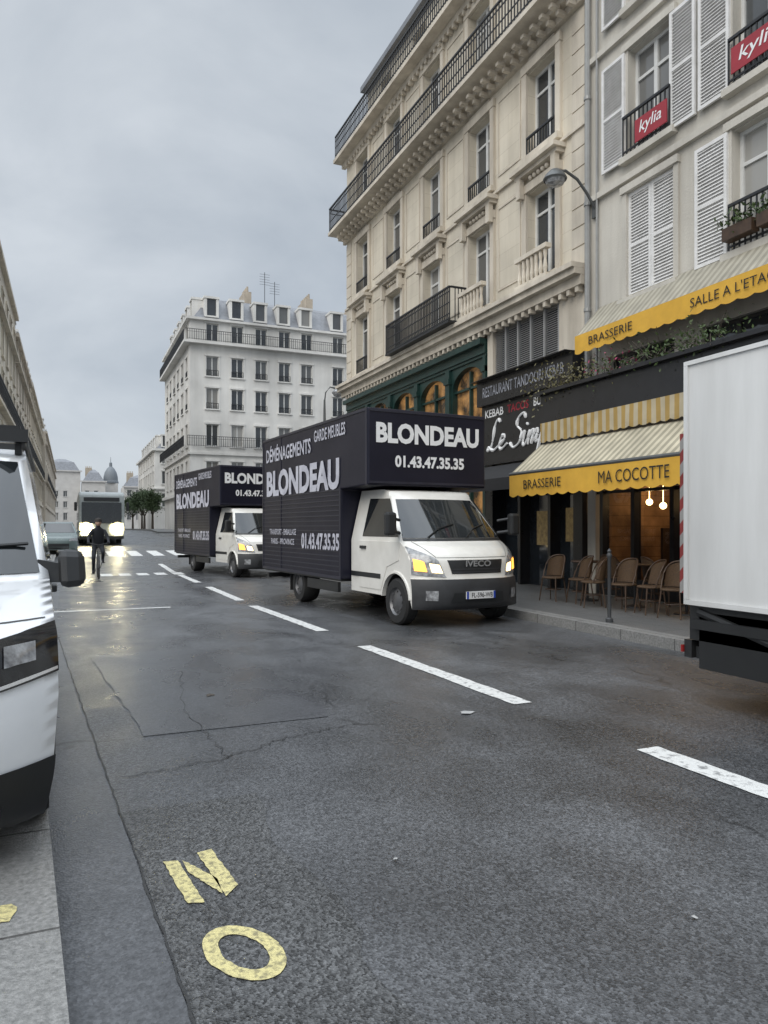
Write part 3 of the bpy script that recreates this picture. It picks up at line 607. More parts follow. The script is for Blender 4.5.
# upper awning
ua=empty('upper_awning',(9.7,7.5,4.85)); tag(ua,'upper grey striped awning with yellow valance over the first floor terrace','awning')
ya,yb=3.0,12.0
q=MB(); q.poly([(9.98,ya,6.02),(9.98,yb,6.02),(9.36,yb,5.36),(9.36,ya,5.36)]); q.poly([(9.98,yb,6.02),(9.36,yb,5.36),(9.98,yb,5.36)]); q.build('canopy',M['awning_up'],ua)
def valance(x,ya,yb,z0,z1,m,parent,n=28,sc=.035):
    q=MB(); row=[]
    N=n*6
    for i in range(N+1):
        y=ya+(yb-ya)*i/N; e=abs(math.sin(PI*i/6))*sc; wv=.006*math.sin(i*.21)+.003*math.sin(i*.53); row.append([(x,y,z1),(x+wv,y,(z0+z1)/2),(x+wv*1.5,y,z0-e+sc)])
    return q.grid(row).build('valance',M[m],parent,smooth=True)
va=valance(9.355,ya,yb,4.97,5.357,'yellow',ua,30)
def vtext(x,yc,z,body,w,h,parent): return text('lettering',body,(x,yc,z),rt,up,w,h,M['txt_dark'],parent,.0)
vtext(9.335,10.95,5.17,'BRASSERIE',1.2,.16,va); vtext(9.335,8.15,5.18,"SALLE A L'ETAGE",1.7,.16,va)
# terrace fascia
te=empty('terrace_canopy',(9.3,8,3.1)); tag(te,'black flat canopy box over the brasserie terrace carrying plants','canopy')
q=MB(); q.box(8.72,9.99,3.0,12.28,3.6,4.15); q.box(8.6,9.99,2.95,12.34,4.153,4.22); q.build('fascia',M['black'],te)
valance(8.7,3.0,12.25,3.2,3.597,'ystripe',te,40,.03)
for i,(yc,n,m_,lb) in enumerate(((12.05,120,'leaf2','pale trailing plant spilling over the left end of the black canopy'),(11.3,110,'leaf2','dry grassy plant on the black canopy next to the left end'),(10.3,60,'leaf','reddish green plant in the middle of the black canopy'),(9.2,80,'leaf','low green plant on the black canopy under the yellow valance'),(8.3,130,'leaf','bushy green plant on the black canopy nearest the white truck'))):
    e=empty('terrace_plant',(8.9,yc,4.22)); tag(e,lb,'plant','plants on the black canopy')
    q=MB(); 
    for k in range(16):
        a=random.uniform(0,6.28); q.path([(8.9,yc+random.uniform(-.3,.3),4.2),(8.85+.1*math.cos(a),yc+.3*math.sin(a),4.4),(8.72+.2*math.cos(a),yc+.55*math.sin(a),4.45+random.uniform(-.3,.25))],.005,4)
    q.build('stems',M['bark'],e)
    MB().leaves((8.82,yc,4.35),(.3,.8,.3 if i>0 else .45),n*3,.036).build('foliage',M[m_],e)
    if i in (2,): MB().leaves((8.82,yc,4.45),(.3,.8,.3),60,.035).build('flowers',M['flower'],e)
# lower awning
la=empty('lower_awning',(8.4,10,2.1)); tag(la,'lower cream striped awning with yellow valance above the rattan chairs','awning')
q=MB(); q.poly([(8.75,3.0,3.18),(8.75,12.3,3.18),(8.02,12.3,2.56),(8.02,3.0,2.56)]); q.build('canopy',M['awning'],la)
q=MB(); 
for y in (12.3,9.2,6.1,3.0): q.tube((9.9,y-.03,2.75),(8.05,y-.03,2.54),.025)
q.tube((8.02,3.0,2.56),(8.02,12.3,2.56),.035); q.build('arms',M['steel'],la)
va=valance(8.0,3.0,12.3,2.1,2.53,'yellow',la,30,.04)
vtext(7.975,11.2,2.33,'BRASSERIE',1.15,.17,va); vtext(7.975,8.85,2.33,'MA COCOTTE',1.55,.2,va); vtext(7.975,6.3,2.33,'BRASSERIE',1.15,.17,va)
# chairs & tables
def make_chair():
    r_=empty('bistro_chair')
    MB().lathe([(.001,.45),(.21,.45),(.22,.465),(.21,.485),(.001,.485)],(0,0,0),'z',20).build('seat',M['rattan'],r_,True)
    rows=[]
    for j in range(6):
        z=.5+j*.08; rows.append([(.215*math.sin(a)*(1-.06*j*.3),.2*math.cos(a)+.012*j,z-.04*(abs(a)/1.2)**2*(j/2.5)) for a in [(-1.25+2.5*i/12) for i in range(13)]])
    MB().grid(rows).build('backrest',M['rattan'],r_,True)
    q=MB(); q.path([(.215*math.sin(a),.2*math.cos(a)+.06*(1-abs(a)/2),.47+.45*(1-(abs(a)/1.75)**3)) for a in [(-1.75+3.5*i/16) for i in range(17)]],.013,8); q.build('back_frame',M['wood'],r_,True)
    for sx in (-1,1):
        for sy in (-1,1): MB().tube((sx*.15,sy*.14,.46),(sx*.19,sy*.19,0),.014,.011).build('leg',M['wood'],r_,True)
    q=MB(); q.lathe([(.155,.22),(.165,.23),(.155,.24),(.145,.23),(.155,.22)],(0,0,0),'z',20).build('stretcher',M['wood'],r_,True)
    return r_
ch=make_chair(); cs=[(8.35,11.35,200,'leftmost rattan bistro chair on the terrace, next to the kebab front'),(8.5,10.75,170,'rattan bistro chair second from the left on the terrace'),(8.3,10.15,150,'rattan bistro chair just left of the slim kerb post'),(8.4,9.5,190,'rattan bistro chair just right of the slim kerb post'),(8.45,8.95,165,'rattan bistro chair fifth from the left on the terrace'),(8.4,8.4,200,'rattan bistro chair nearest the white box truck'),(9.45,11.0,20,'rattan bistro chair against the dark window at the left'),(9.45,9.9,-15,'rattan bistro chair against the dark window in the middle'),(9.45,8.8,10,'rattan bistro chair against the lit window at the right')]
for i,(x,y,a,lb) in enumerate(cs):
    o=ch if i==0 else copy_tree(ch); o.location=(x,y,.136); o.rotation_euler=(0,0,R(a+90)); o.scale=(.95,.95,.93); tag(o,lb,'chair','rattan chairs on the brasserie terrace')
tb=empty('bistro_table'); MB().lathe([(.001,.72),(.3,.72),(.31,.735),(.3,.75),(.001,.75)],(0,0,0),'z',24).build('table_top',M['wood'],tb,True); MB().lathe([(.022,.02),(.022,.72)],(0,0,0),'z',10).build('column',M['iron'],tb,True); MB().lathe([(.001,0),(.2,0),(.19,.02),(.03,.05),(.001,.05)],(0,0,0),'z',20).build('base',M['iron'],tb,True)
for i,(x,y,lb) in enumerate(((8.95,11.1,'round dark bistro table at the left end of the terrace'),(8.95,9.85,'round dark bistro table in the middle of the terrace'),(8.95,8.7,'round dark bistro table at the right end of the terrace'))):
    o=tb if i==0 else copy_tree(tb); o.location=(x,y,.136); tag(o,lb,'table','bistro tables on the terrace')
q=MB(); q.lathe([(.055,0),(.055,.05),(.028,.07),(.026,.93),(.038,.95),(.038,.98),(.025,1.0),(.033,1.03),(.001,1.07)],(7.18,8.42,.136),'z',14); tag(q.build('bollard',M['dksteel'],smooth=True),'slim dark grey post at the kerb in front of the rattan chairs','bollard')
# wall lamp
wl=empty('wall_lamp',(9.95,12.15,8.3)); tag(wl,'grey street lantern on a curved arm fixed to the plaster wall by the downpipe','street lamp')
MB().path([(9.98,12.1,8.05),(9.75,12.1,8.35),(9.5,12.1,8.6),(9.2,12.1,8.72),(9.02,12.1,8.66)],.03,10).build('arm',M['steel'],wl,True)
MB().box(9.93,9.99,12.08,12.18,7.9,8.3).build('bracket',M['steel'],wl)
MB().lathe([(.001,.2),(.1,.18),(.2,.08),(.24,0),(.22,-.03)],(8.95,12.1,8.5),'z',20).build('lamp_shade',M['steel'],wl,True); MB().lathe([(.21,0),(.17,-.09),(.001,-.13)],(8.95,12.1,8.49),'z',20).build('lamp_glass',M['lampglass'],wl,True)
# ------------------------------------------------------------------ lofted vehicle bodies
def surf(prof,hwf,ex=4):
    n=len(prof)
    def raw(p,t):
        i=max(0,min(int(p),n-2)); k=p-i; a,b=prof[i],prof[i+1]
        y,z,c=[a[j]+(b[j]-a[j])*k for j in range(3)]
        return V((t*hwf(z),y+c*abs(t)**ex,z))
    def Sx(p,t,off=0):
        q=raw(p,t)
        if off:
            e=.01; nrm=(raw(min(p+e,n-1),t)-raw(max(p-e,0),t)).cross(raw(p,min(1,t+e))-raw(p,max(-1,t-e))).normalized()
            if nrm.dot(V((0,-1,.5)))<0: nrm=-nrm
            q=q+nrm*off
        return q
    return Sx
def patch(mb,Sx,c,off,nu=6,nv=10):
    (a,b,d,e)=c; rows=[]
    for i in range(nu+1):
        u=i/nu; row=[]
        for j in range(nv+1):
            v=j/nv; p=(a[0]*(1-v)+b[0]*v)*(1-u)+(e[0]*(1-v)+d[0]*v)*u; t=(a[1]*(1-v)+b[1]*v)*(1-u)+(e[1]*(1-v)+d[1]*v)*u; row.append(Sx(p,t,off))
        rows.append(row)
    return mb.grid(rows)
TS=[math.sin(PI/2*k/9)*.5+.5*k/9 for k in range(10)]; TS=[-x for x in TS[:0:-1]]+TS
def densify(prof,n=3):
    """Catmull-Rom through the profile so that bonnet and bumper curve instead of folding"""
    o=[]
    for i in range(len(prof)-1):
        p0=prof[max(i-1,0)];p1=prof[i];p2=prof[i+1];p3=prof[min(i+2,len(prof)-1)]
        for k in range(n):
            t=k/n; o.append(tuple(.5*((2*p1[j])+(-p0[j]+p2[j])*t+(2*p0[j]-5*p1[j]+4*p2[j]-p3[j])*t**2+(-p0[j]+3*p1[j]-3*p2[j]+p3[j])*t**3) for j in range(3)))
    return o+[prof[-1]]
def shell(Sx,prof,hwf,belt,ib,yback,zsill,arches,r,m,parent,name,sub=3):
    mb=MB(); n=len(prof); ps=[]
    for i in range(n-1):
        for k in range(sub): ps.append(i+k/sub)
    ps.append(n-1)
    mb.grid([[Sx(p,t) for t in TS] for p in ps])
    for s_ in (-1,1):
        lo=[Sx(i,s_) for i in range(ib+1)]+[V((s_*hwf(belt),yback,belt)),V((s_*hwf(belt),yback,zsill))]
        for yc in arches[::-1]:
            a0=math.asin((zsill-r*.82)/r)
            for k in range(15):
                a=a0+(PI-2*a0)*k/14; lo.append(V((s_*hwf(belt),yc+r*math.cos(a),r*.82+r*math.sin(a))))
        mb.poly(lo)
        hi=[Sx(i,s_) for i in range(ib,n)]+[V((s_*hwf(belt),yback,belt))]
        mb.poly(hi)
    e0,e1=Sx(n-1,-1),Sx(n-1,1)
    mb.poly([e0,e1,(hwf(belt),yback,belt),(-hwf(belt),yback,belt)]); mb.poly([(hwf(belt),yback,belt),(-hwf(belt),yback,belt),(-hwf(belt),yback,zsill),(hwf(belt),yback,zsill)])
    return mb.build(name,M[m],parent,smooth=50)
def arch_flare(parent,x,s_,yc,r,zc,m,w=.05,a0=.12):
    rows=[]
    for k in range(19):
        a=a0+(PI-2*a0)*k/18; c,d=math.cos(a),math.sin(a)
        rows.append([(x-s_*.02,yc+(r+w)*c,zc+(r+w)*d),(x+s_*.02,yc+(r+w*.6)*c,zc+(r+w*.6)*d),(x+s_*.022,yc+r*c,zc+r*d),(x-s_*.05,yc+r*c,zc+r*d)])
    return MB().grid(rows).build('wheel_arch',M[m],parent,True)
def spoly(mb,hwf,s_,pts,off): return mb.poly([(s_*(hwf(z)+off),y,z) for y,z in pts])
def door(root,hwf,s_,pts,m,hy,hz):
    q=MB(); q.prism([(s_*(hwf(z)-.002),y,z) for y,z in pts],(s_*.012,0,0)); dj=q.build('door',M[m],root,bevel=.004)
    x=hwf(hz)+.01; MB().box(min(s_*x,s_*(x+.035)),max(s_*x,s_*(x+.035)),hy-.1,hy+.1,hz-.025,hz+.025).build('handle',M['plastic'],dj,bevel=.01)
def wheel(parent,x,y,r,w,sgn):
    t_=MB().lathe([(r*.6,-w/2),(r*.92,-w/2),(r,-w*.34),(r,w*.34),(r*.92,w/2),(r*.6,w/2)],(x,y,r),'x',28).build('wheel',M['rubber'],parent,True)
    q=MB().lathe([(r*.62,w*.46*sgn),(r*.55,w*.3*sgn),(r*.3,w*.42*sgn),(r*.12,w*.46*sgn),(r*.001,w*.46*sgn)],(x,y,r),'x',24)
    for k in range(8):
        a=k*PI/4; q.tube((x+w*.38*sgn,y+r*.43*math.cos(a),r+r*.43*math.sin(a)),(x+w*.44*sgn,y+r*.43*math.cos(a),r+r*.43*math.sin(a)),r*.05,n=6)
    q.build('rim',M['rim'],t_,True)
def make_truck(cabm,boxm,box,luton,lit,slats=True,plate=True):
    root=empty('box_truck')
    prof=[(-.74,.28,.24),(-.83,.34,.33),(-.87,.5,.37),(-.87,.66,.39),(-.83,.78,.39),(-.8,1.0,.38),(-.74,1.1,.38),(-.62,1.2,.36),(-.4,1.3,.31),(.34,2.0,.2),(.5,2.1,.09),(.75,2.14,.03),(1.62,2.15,0)]
    hwf=lambda z: .965 if z<=1.3 else .965-.2*(z-1.3)/.85
    Sx=surf(prof,hwf,3.0)
    shell(Sx,prof,hwf,1.3,8,1.62,.42,[0],.44,cabm,root,'cab')
    patch(MB(),Sx,((8.06,-.95),(8.06,.95),(8.95,.9),(8.95,-.9)),.006,6,14).build('windscreen',M['wind'],root,True)
    q=MB()
    for a in (-.6,.1): q.path([Sx(8.05,a,.03),Sx(8.25,a+.25,.03),Sx(8.36,a+.6,.025)],.01,5)
    q.build('wipers',M['plastic'],root)
    q=MB(); patch(q,Sx,((7.95,-.95),(7.95,.95),(8.05,.95),(8.05,-.95)),.008,1,12); q.build('cowl',M['plastic'],root)
    q=MB(); patch(q,Sx,((5.5,-.66),(5.5,.66),(5.56,.66),(5.56,-.66)),.004,1,12)
    for s_ in (-1,1): patch(q,Sx,((5.55,s_*.66),(5.55,s_*.67),(7.9,s_*.86),(7.9,s_*.85)),.004,6,1)
    q.build('bonnet_gap',M['plastic'],root)
    patch(MB(),Sx,((4.15,-.46),(4.15,.46),(5.15,.52),(5.15,-.52)),.008,4,10).build('grille',M['plastic'],root,True)
    q=MB(); 
    for p in (4.22,4.42): patch(q,Sx,((p,-.46),(p,.46),(p+.06,.46),(p+.06,-.46)),.018,1,10)
    q.build('grille_bar',M['plastic_grey'],root)
    text('badge','IVECO',Sx(4.82,0,.035),(1,0,0),(0,0,1),.46,.095,M['chrome'],root,.03)
    b=MB(); patch(b,Sx,((.02,-1),(.02,1),(3.6,1),(3.6,-1)),.012,8,20)
    b.build('bumper',M['plastic_grey'],root,True)
    patch(MB(),Sx,((1.3,-.5),(1.3,.5),(2.2,.45),(2.2,-.45)),.018,3,10).build('air_intake',M['plastic'],root,True)
    for s_ in (-1,1):
        hl=patch(MB(),Sx,((3.85,s_*.55),(4.1,s_*.985),(7.15,s_*.985),(5.45,s_*.68)),.012,8,10).build('headlight',M['lampglass'],root,True)
        if lit:
            patch(MB(),Sx,((4.2,s_*.6),(4.25,s_*.74),(4.85,s_*.77),(4.75,s_*.64)),.02,4,6).build('bulb',M['warmlamp'],hl,True)
            patch(MB(),Sx,((4.28,s_*.8),(4.35,s_*.95),(5.3,s_*.96),(4.95,s_*.83)),.02,6,4).build('indicator',M['amber'],hl,True)
        patch(MB(),Sx,((1.5,s_*.68),(1.5,s_*.84),(2.4,s_*.84),(2.4,s_*.68)),.02,3,3).build('fog_lamp',M['lampglass'],root,True)
        q=MB(); spoly(q,hwf,s_,[(-.06,1.36),(.48,1.98),(1.2,2.0),(1.2,1.36)],.006); q.build('side_window',M['wind'],root)
        q=MB(); spoly(q,hwf,s_,[(.18,1.36),(.21,1.36),(.21,1.68),(.18,1.645)],.009); q.build('window_divider',M['plastic'],root)
        door(root,hwf,s_,[(.5,.5),(1.3,.5),(1.3,1.29),(-.1,1.29),(-.1,1.0),(.3,.88)],cabm,1.12,1.18)
        q=MB(); spoly(q,hwf,s_,[(.5,.68),(1.6,.68),(1.6,.76),(.5,.76)],.014); q.build('side_trim',M['plastic'],root)
        q=MB(); x=s_*.98; q.path([(x*.95,-.05,1.42),(x*1.16,-.15,1.45)],.03,6); q.path([(x*.95,-.05,1.62),(x*1.16,-.15,1.66)],.025,6)
        mi=MB().box(min(x*1.1,x*1.28),max(x*1.1,x*1.28),-.25,-.11,1.38,1.74); mo=mi.build('mirror',M['plastic'],root,bevel=.04); q.build('arm',M['plastic'],mo)
        arch_flare(root,s_*.965,s_,0,.435,.361,cabm)
    if plate:
        pl=MB().box(-.26,.26,-.91,-.885,.44,.55).build('number_plate',M['plate'],root); text('lettering','FL-596-WB',(.02,-.913,.495),(1,0,0),(0,0,1),.38,.075,M['txt_dark'],pl,.01)
        q=MB(); 
        for s_ in (-1,1): q.poly([(s_*.26,-.9125,.44),(s_*.225,-.9125,.44),(s_*.225,-.9125,.55),(s_*.26,-.9125,.55)])
        q.build('blue_band',M['blue'],pl)
    b0,b1,bz0,bz1,hw,lf,lz=box
    q=MB(); q.box(-.42,.42,.6,b1-.1,.48,.72); q.box(-hw+.05,hw-.05,b0+.1,b1,.56,bz0-.003)
    q.box(-hw+.03,-hw+.09,b0+.2,3.3,.36,.54) ; q.box(hw-.09,hw-.03,b0+.2,3.3,.36,.54); q.box(-hw+.1,hw-.1,b1-.12,b1-.02,.4,.5); q.build('chassis',M['plastic'],root)
    if luton: pr=[(b0,bz0),(b1,bz0),(b1,bz1),(lf,bz1),(lf,lz),(b0,lz-.02)]
    else: pr=[(b0,bz0),(b1,bz0),(b1,bz1),(b0,bz1)]
    q=MB().prism([(-hw,y,z) for y,z in pr],(2*hw,0,0)); bx=q.build('cargo_box',M[boxm],root,bevel=.025)
    if slats:
        q=MB(); 
        for k in range(17):
            z=bz0+.12+k*.09
            for s_ in (-1,1): q.box(min(s_*hw,s_*(hw+.01)),max(s_*hw,s_*(hw+.01)),b0+.06,b1-.06,z,z+.02)
        q.build('side_slats',M['navy_slat'],bx)
        q=MB()
        for s_ in (-1,1):
            a,b_=s_*hw,s_*(hw+.013); a,b_=min(a,b_),max(a,b_)
            q.box(a,b_,b0,b1,bz0,bz0+.05); q.box(a,b_,lf+.03,b1,bz1-.05,bz1-.004); q.box(a,b_,b1-.05,b1,bz0+.052,bz1-.052); q.box(a,b_,b0,b0+.04,bz0+.052,lz); q.box(a,b_,lf+.03,lf+.07,lz+.0,bz1-.052)
            q.box(a,b_,4.7,4.72,bz0+.052,bz1-.052)
        for zz in (bz1-.06,lz+.03): q.box(-hw+.02,hw-.02,lf-.01,lf,zz,zz+.035)
        q.build('edge_trim',M['navy_slat'],bx)
    yr=4.05 if b1>5.5 else b1-1.3
    for s_ in (-1,1):
        wheel(root,s_*.86,0,.36,.22,s_); wheel(root,s_*.84,yr,.36,.34,s_)
        q=MB().box(min(s_*.7,s_*1.0),max(s_*.7,s_*1.0),yr+.5,yr+.52,.2,.6); q.build('mudflap',M['rubber'],root)
    return root,bx
def removal_truck():
    hw=1.15; lf=.6; b0,b1=1.66,5.9; bz0,bz1=.6,3.46; lz=2.2
    root,bx=make_truck('cab_white','navy',(b0,b1,bz0,bz1,hw,lf,lz),True,True)
    fy=lf-.012
    text('lettering','BLONDEAU',(0,fy,3.06),(1,0,0),(0,0,1),2.02,.34,M['txt_white'],bx,.045)
    text('lettering','01.43.47.35.35',(.02,fy,2.6),(1,0,0),(0,0,1),1.36,.2,M['txt_white'],bx,.04)
    for s_ in (-1,1):
        x=s_*(hw+.016); r_=(0,-1,0) if s_<0 else (0,1,0)
        k=lambda d: lf+d
        text('lettering','BLONDEAU',(x,k(3.05),2.46),r_,up,3.9,.56,M['txt_side'],bx,.045)
        text('lettering','DÉMÉNAGEMENTS',(x,k(3.72),3.11),r_,up,2.6,.36,M['txt_side'],bx,.02)
        text('lettering','GARDE MEUBLES',(x,k(1.55),3.22),r_,up,1.4,.22,M['txt_side'],bx,.015)
        text('lettering','01.43.47.35.35',(x,k(2.0),1.25),r_,up,1.8,.31,M['txt_side'],bx,.035)
        text('lettering','TRANSPORT - EMBALLAGE',(x,k(4.0),1.42),r_,up,1.6,.12,M['txt_side'],bx,.01)
        text('lettering','PARIS - PROVINCE',(x,k(4.0),1.22),r_,up,1.4,.12,M['txt_side'],bx,.01)
    return root
t1=removal_truck()
t2=copy_tree(t1)
t1.location=(5.62,10.42,0); t1.rotation_euler=(0,0,R(4.5)); tag(t1,'navy box removal truck with white cab in front, nearest of the two','truck','navy removal trucks')
t2.location=(5.5,22.3,0); t2.rotation_euler=(0,0,R(7.5)); tag(t2,'navy box removal truck with white cab following behind the nearest one','truck','navy removal trucks')
t3,bx=make_truck('cab_white','truck_white',(1.2,5.1,.85,2.9,1.05,.7,2.2),False,False,slats=False)
q=MB(); q.box(-1.0,1.0,5.103,5.16,.95,2.35); tl=q.build('tail_lift',M['truck_white'],t3)
MB().box(-1.045,-1.003,5.106,5.165,.95,2.3).build('chevron_strip',M['chev'],tl)
q=MB(); q.box(-1.07,-1.052,1.2,5.1,.86,.9); q.box(-1.07,-1.052,1.2,5.1,2.86,2.895); q.box(-1.07,-1.052,5.06,5.1,.902,2.858)
for y in (3.2,4.15): q.box(-1.056,-1.051,y,y+.012,.902,2.858)
q.build('edge_trim',M['truck_white'],bx)
q=MB(); q.box(-1.062,-1.057,3.6,3.95,1.13,1.17); q.build('maker_mark',M['plastic'],bx)
q=MB(); q.box(-1.0,-.75,4.3,5.0,.33,.8); q.box(-.98,.98,5.1,5.18,.4,.55); q.box(-.98,-.8,3.95,4.28,.45,.75); q.tube((-.99,4.0,.55),(-.99,5.0,.8),.04); q.box(-1.04,-1.0,3.2,5.05,.66,.74); q.build('lift_mechanism',M['plastic'],t3)
MB().box(-1.0,-.95,5.181,5.2,.44,.5).build('marker_lamp',M['redlamp'],t3)
t3.location=(5.82,-.45,0); tag(t3,'white box truck cut off by the right edge, parked by the kerb','truck')
# ------------------------------------------------------------------ white van at left
vr=empty('white_van')
base=[(-.74,.14,.32),(-.88,.22,.38),(-.94,.5,.41),(-.93,.72,.42),(-.87,.9,.42),(-.74,1.0,.4),(-.34,1.09,.36),(.08,1.15,.31),(.98,1.86,.18),(1.25,1.94,.09),(2.5,1.97,0),(4.0,1.93,0)]
prof=densify(base[:8])+base[8:]          # profile points of the curved front sit at index 3*i, cowl at 21
def hwf(z):
    k=[(.14,.9),(.35,.94),(.7,.965),(.95,.955),(1.15,.925),(1.94,.775),(2.2,.75)]
    for (a,b),(c,d) in zip(k,k[1:]):
        if z<=c: return b+(d-b)*max(0,(z-a))/(c-a)
    return .75
Sx=surf(prof,hwf,3.0)
P_=lambda i: 3*i
shell(Sx,prof,hwf,1.15,21,4.02,.3,[0,3.1],.4,'van_white',vr,'body',2)
patch(MB(),Sx,((21.04,-.95),(21.04,.95),(21.97,.93),(21.97,-.93)),.006,8,18).build('windscreen',M['wind'],vr,True)
q=MB()
for a in (-.3,.2): q.path([Sx(21.03,a,.03),Sx(21.2,a+.3,.03),Sx(21.24,a+.7,.025)],.01,5)
q.build('wipers',M['plastic'],vr)
b=MB(); patch(b,Sx,((.05,-1),(.05,1),(P_(1.75),1),(P_(1.75),-1)),.01,10,28); b.build('bumper',M['plastic'],vr,True)
b=MB(); patch(b,Sx,((P_(5.1),-.96),(P_(5.1),.96),(P_(5.14),.96),(P_(5.14),-.96)),.003,1,24); b.build('panel_gap',M['plastic'],vr)
patch(MB(),Sx,((P_(2.9),-.48),(P_(2.9),.48),(P_(4.1),.48),(P_(4.1),-.48)),.008,6,10).build('grille',M['plastic'],vr,True)
for s_ in (-1,1):
    hl=patch(MB(),Sx,((P_(3.0),s_*.52),(P_(3.35),s_*.995),(P_(4.9),s_*.995),(P_(4.05),s_*.52)),.012,10,16).build('headlight',M['darklamp'],vr,True)
    for t0,t1_,pa,pb in ((.6,.72,3.45,3.95),(.78,.9,3.65,4.25)):
        patch(MB(),Sx,((P_(pa),s_*t0),(P_(pa+.05),s_*t1_),(P_(pb),s_*t1_),(P_(pb-.05),s_*t0)),.018,4,5).build('lens',M['lampglass'],hl,True)
    patch(MB(),Sx,((P_(3.05),s_*.55),(P_(3.4),s_*.985),(P_(3.47),s_*.985),(P_(3.13),s_*.55)),.02,2,12).build('light_strip',M['chrome'],hl,True)
    patch(MB(),Sx,((P_(.9),s_*.6),(P_(.95),s_*.8),(P_(1.3),s_*.8),(P_(1.3),s_*.6)),.018,3,4).build('fog_lamp',M['darklamp'],vr,True)
    q=MB(); spoly(q,hwf,s_,[(.56,1.2),(1.25,1.78),(1.75,1.82),(1.75,1.2)],.006); q.build('side_window',M['wind'],vr)
    door(vr,lambda z:.927,s_,[(.55,.6),(1.85,.45),(1.85,1.13),(.45,1.13),(.45,.75)],'van_white',1.65,1.0)
    q=MB(); spoly(q,lambda z:.927,s_,[(.6,.5),(2.6,.42),(2.6,.56),(.6,.64)],.015); q.build('side_trim',M['plastic'],vr)
    x=.93*s_; q=MB()
    mo=MB().hexa([(x*1.05,.36,1.08),(x*1.21,.4,1.09),(x*1.19,.54,1.11),(x*1.05,.52,1.1),(x*1.04,.42,1.31),(x*1.2,.46,1.3),(x*1.18,.56,1.29),(x*1.04,.54,1.3)]).build('mirror',M['plastic'],vr,bevel=.045)
    q.hexa([(x*.93,.42,1.12),(x*1.08,.42,1.12),(x*1.08,.55,1.12),(x*.93,.62,1.12),(x*.93,.44,1.25),(x*1.08,.44,1.22),(x*1.08,.55,1.22),(x*.93,.62,1.25)]).build('arm',M['plastic'],mo)
    for yc in (0,3.1): wheel(vr,s_*.82,yc,.325,.21,s_); arch_flare(vr,s_*.93,s_,yc,.395,.328,'plastic',.04,.05)
q=MB()
for y in (1.35,2.5,3.5): q.box(-.75,.75,y-.04,y+.04,2.03,2.1)
for s_ in (-1,1): q.box(s_*.76-.035,s_*.76+.035,1.1,3.8,1.97,2.01); q.box(s_*.74-.02,s_*.74+.02,1.2,1.26,1.9,1.97)
q.box(-.8,.8,1.08,1.16,1.97,2.05); q.build('roof_rack',M['plastic'],vr)
q=MB(); q.box(-.8,.8,.1,3.9,.2,.3); q.build('chassis',M['plastic'],vr)
vr.location=(-1.02,4.05,.075); vr.rotation_euler=(0,0,R(1.2)); tag(vr,'white van cut off by the left edge, parked half on the kerb','van')
# ------------------------------------------------------------------ far car, bus
cr=empty('parked_car')
prof=[(-.75,.22,.2),(-.85,.35,.26),(-.86,.6,.28),(-.78,.76,.28),(-.1,.95,.22),(.75,1.42,.14),(1.1,1.48,.05),(2.6,1.42,0),(3.2,.98,0)]
hwf=lambda z:.88 if z<=.95 else .88-.22*(z-.95)/.55
Sx=surf(prof,hwf); shell(Sx,prof,hwf,.95,4,3.25,.25,[0,2.5],.36,'teal',cr,'body')
patch(MB(),Sx,((4.05,-.9),(4.05,.9),(4.95,.88),(4.95,-.88)),.008,4,12).build('windscreen',M['wind'],cr,True)
patch(MB(),Sx,((.4,-.6),(.4,.6),(1.6,.6),(1.6,-.6)),.01,3,8).build('grille',M['plastic'],cr,True)
for s_ in (-1,1):
    patch(MB(),Sx,((2.05,s_*.6),(2.1,s_*.98),(3.05,s_*.98),(2.7,s_*.62)),.012,4,6).build('headlight',M['lampglass'],cr,True)
    q=MB(); spoly(q,hwf,s_,[(.35,1.0),(.95,1.38),(2.4,1.36),(2.8,1.0)],.006); q.build('side_window',M['wind'],cr)
    MB().box(min(s_*.86,s_*1.02),max(s_*.86,s_*1.02),.3,.42,.98,1.1).build('mirror',M['teal'],cr,bevel=.03)
    for yc in (0,2.5): wheel(cr,s_*.78,yc,.3,.2,s_)
cr.location=(-.55,36,zg(37)); tag(cr,'grey green car on the left side of the road beyond the white van mirror','car')
bs=empty('city_bus'); hw=1.22
q=MB().prism([(-hw,y,z) for y,z in ((0,.3),(11.5,.3),(11.5,2.95),(.25,3.0),(.05,2.8),(-.06,1.3))],(2*hw,0,0)); q.build('body',M['bus'],bs,bevel=.1)
MB().poly([(-1.06,-.09,1.2),(1.06,-.09,1.2),(1.06,-.01,2.4),(-1.06,-.01,2.4)]).build('windscreen',M['wind'],bs)
ds=MB().poly([(-.95,-.012,2.46),(.95,-.012,2.46),(.95,.015,2.68),(-.95,.015,2.68)]).build('destination_sign',M['plastic'],bs)
for s_ in (-1,1):
    q=MB()
    for k in range(6): q.box(min(s_*hw,s_*(hw+.006)),max(s_*hw,s_*(hw+.006)),.6+k*1.75,2.2+k*1.75,1.3,2.5)
    q.build('side_windows',M['wind'],bs)
    hl=MB().lathe([(.36,-.08),(.35,-.12),(.27,-.14)],(s_*.84,0,.92),'y',18).build('headlight',M['busglare'],bs,True)  # oversized glowing ring stands in for glare round the lamp
    MB().lathe([(.27,-.14),(.25,-.16),(.001,-.17)],(s_*.84,0,.92),'y',16).build('bulb',M['buslamp'],hl,True)
    MB().box(min(s_*1.3,s_*1.45),max(s_*1.3,s_*1.45),-.25,-.1,1.9,2.4).build('mirror',M['plastic'],bs,bevel=.04)
    for yc in (2.6,8.6): wheel(bs,s_*1.06,yc,.48,.28,s_)
MB().box(-1.18,1.18,-.1,-.04,.32,.5).build('bumper',M['plastic'],bs,bevel=.03)
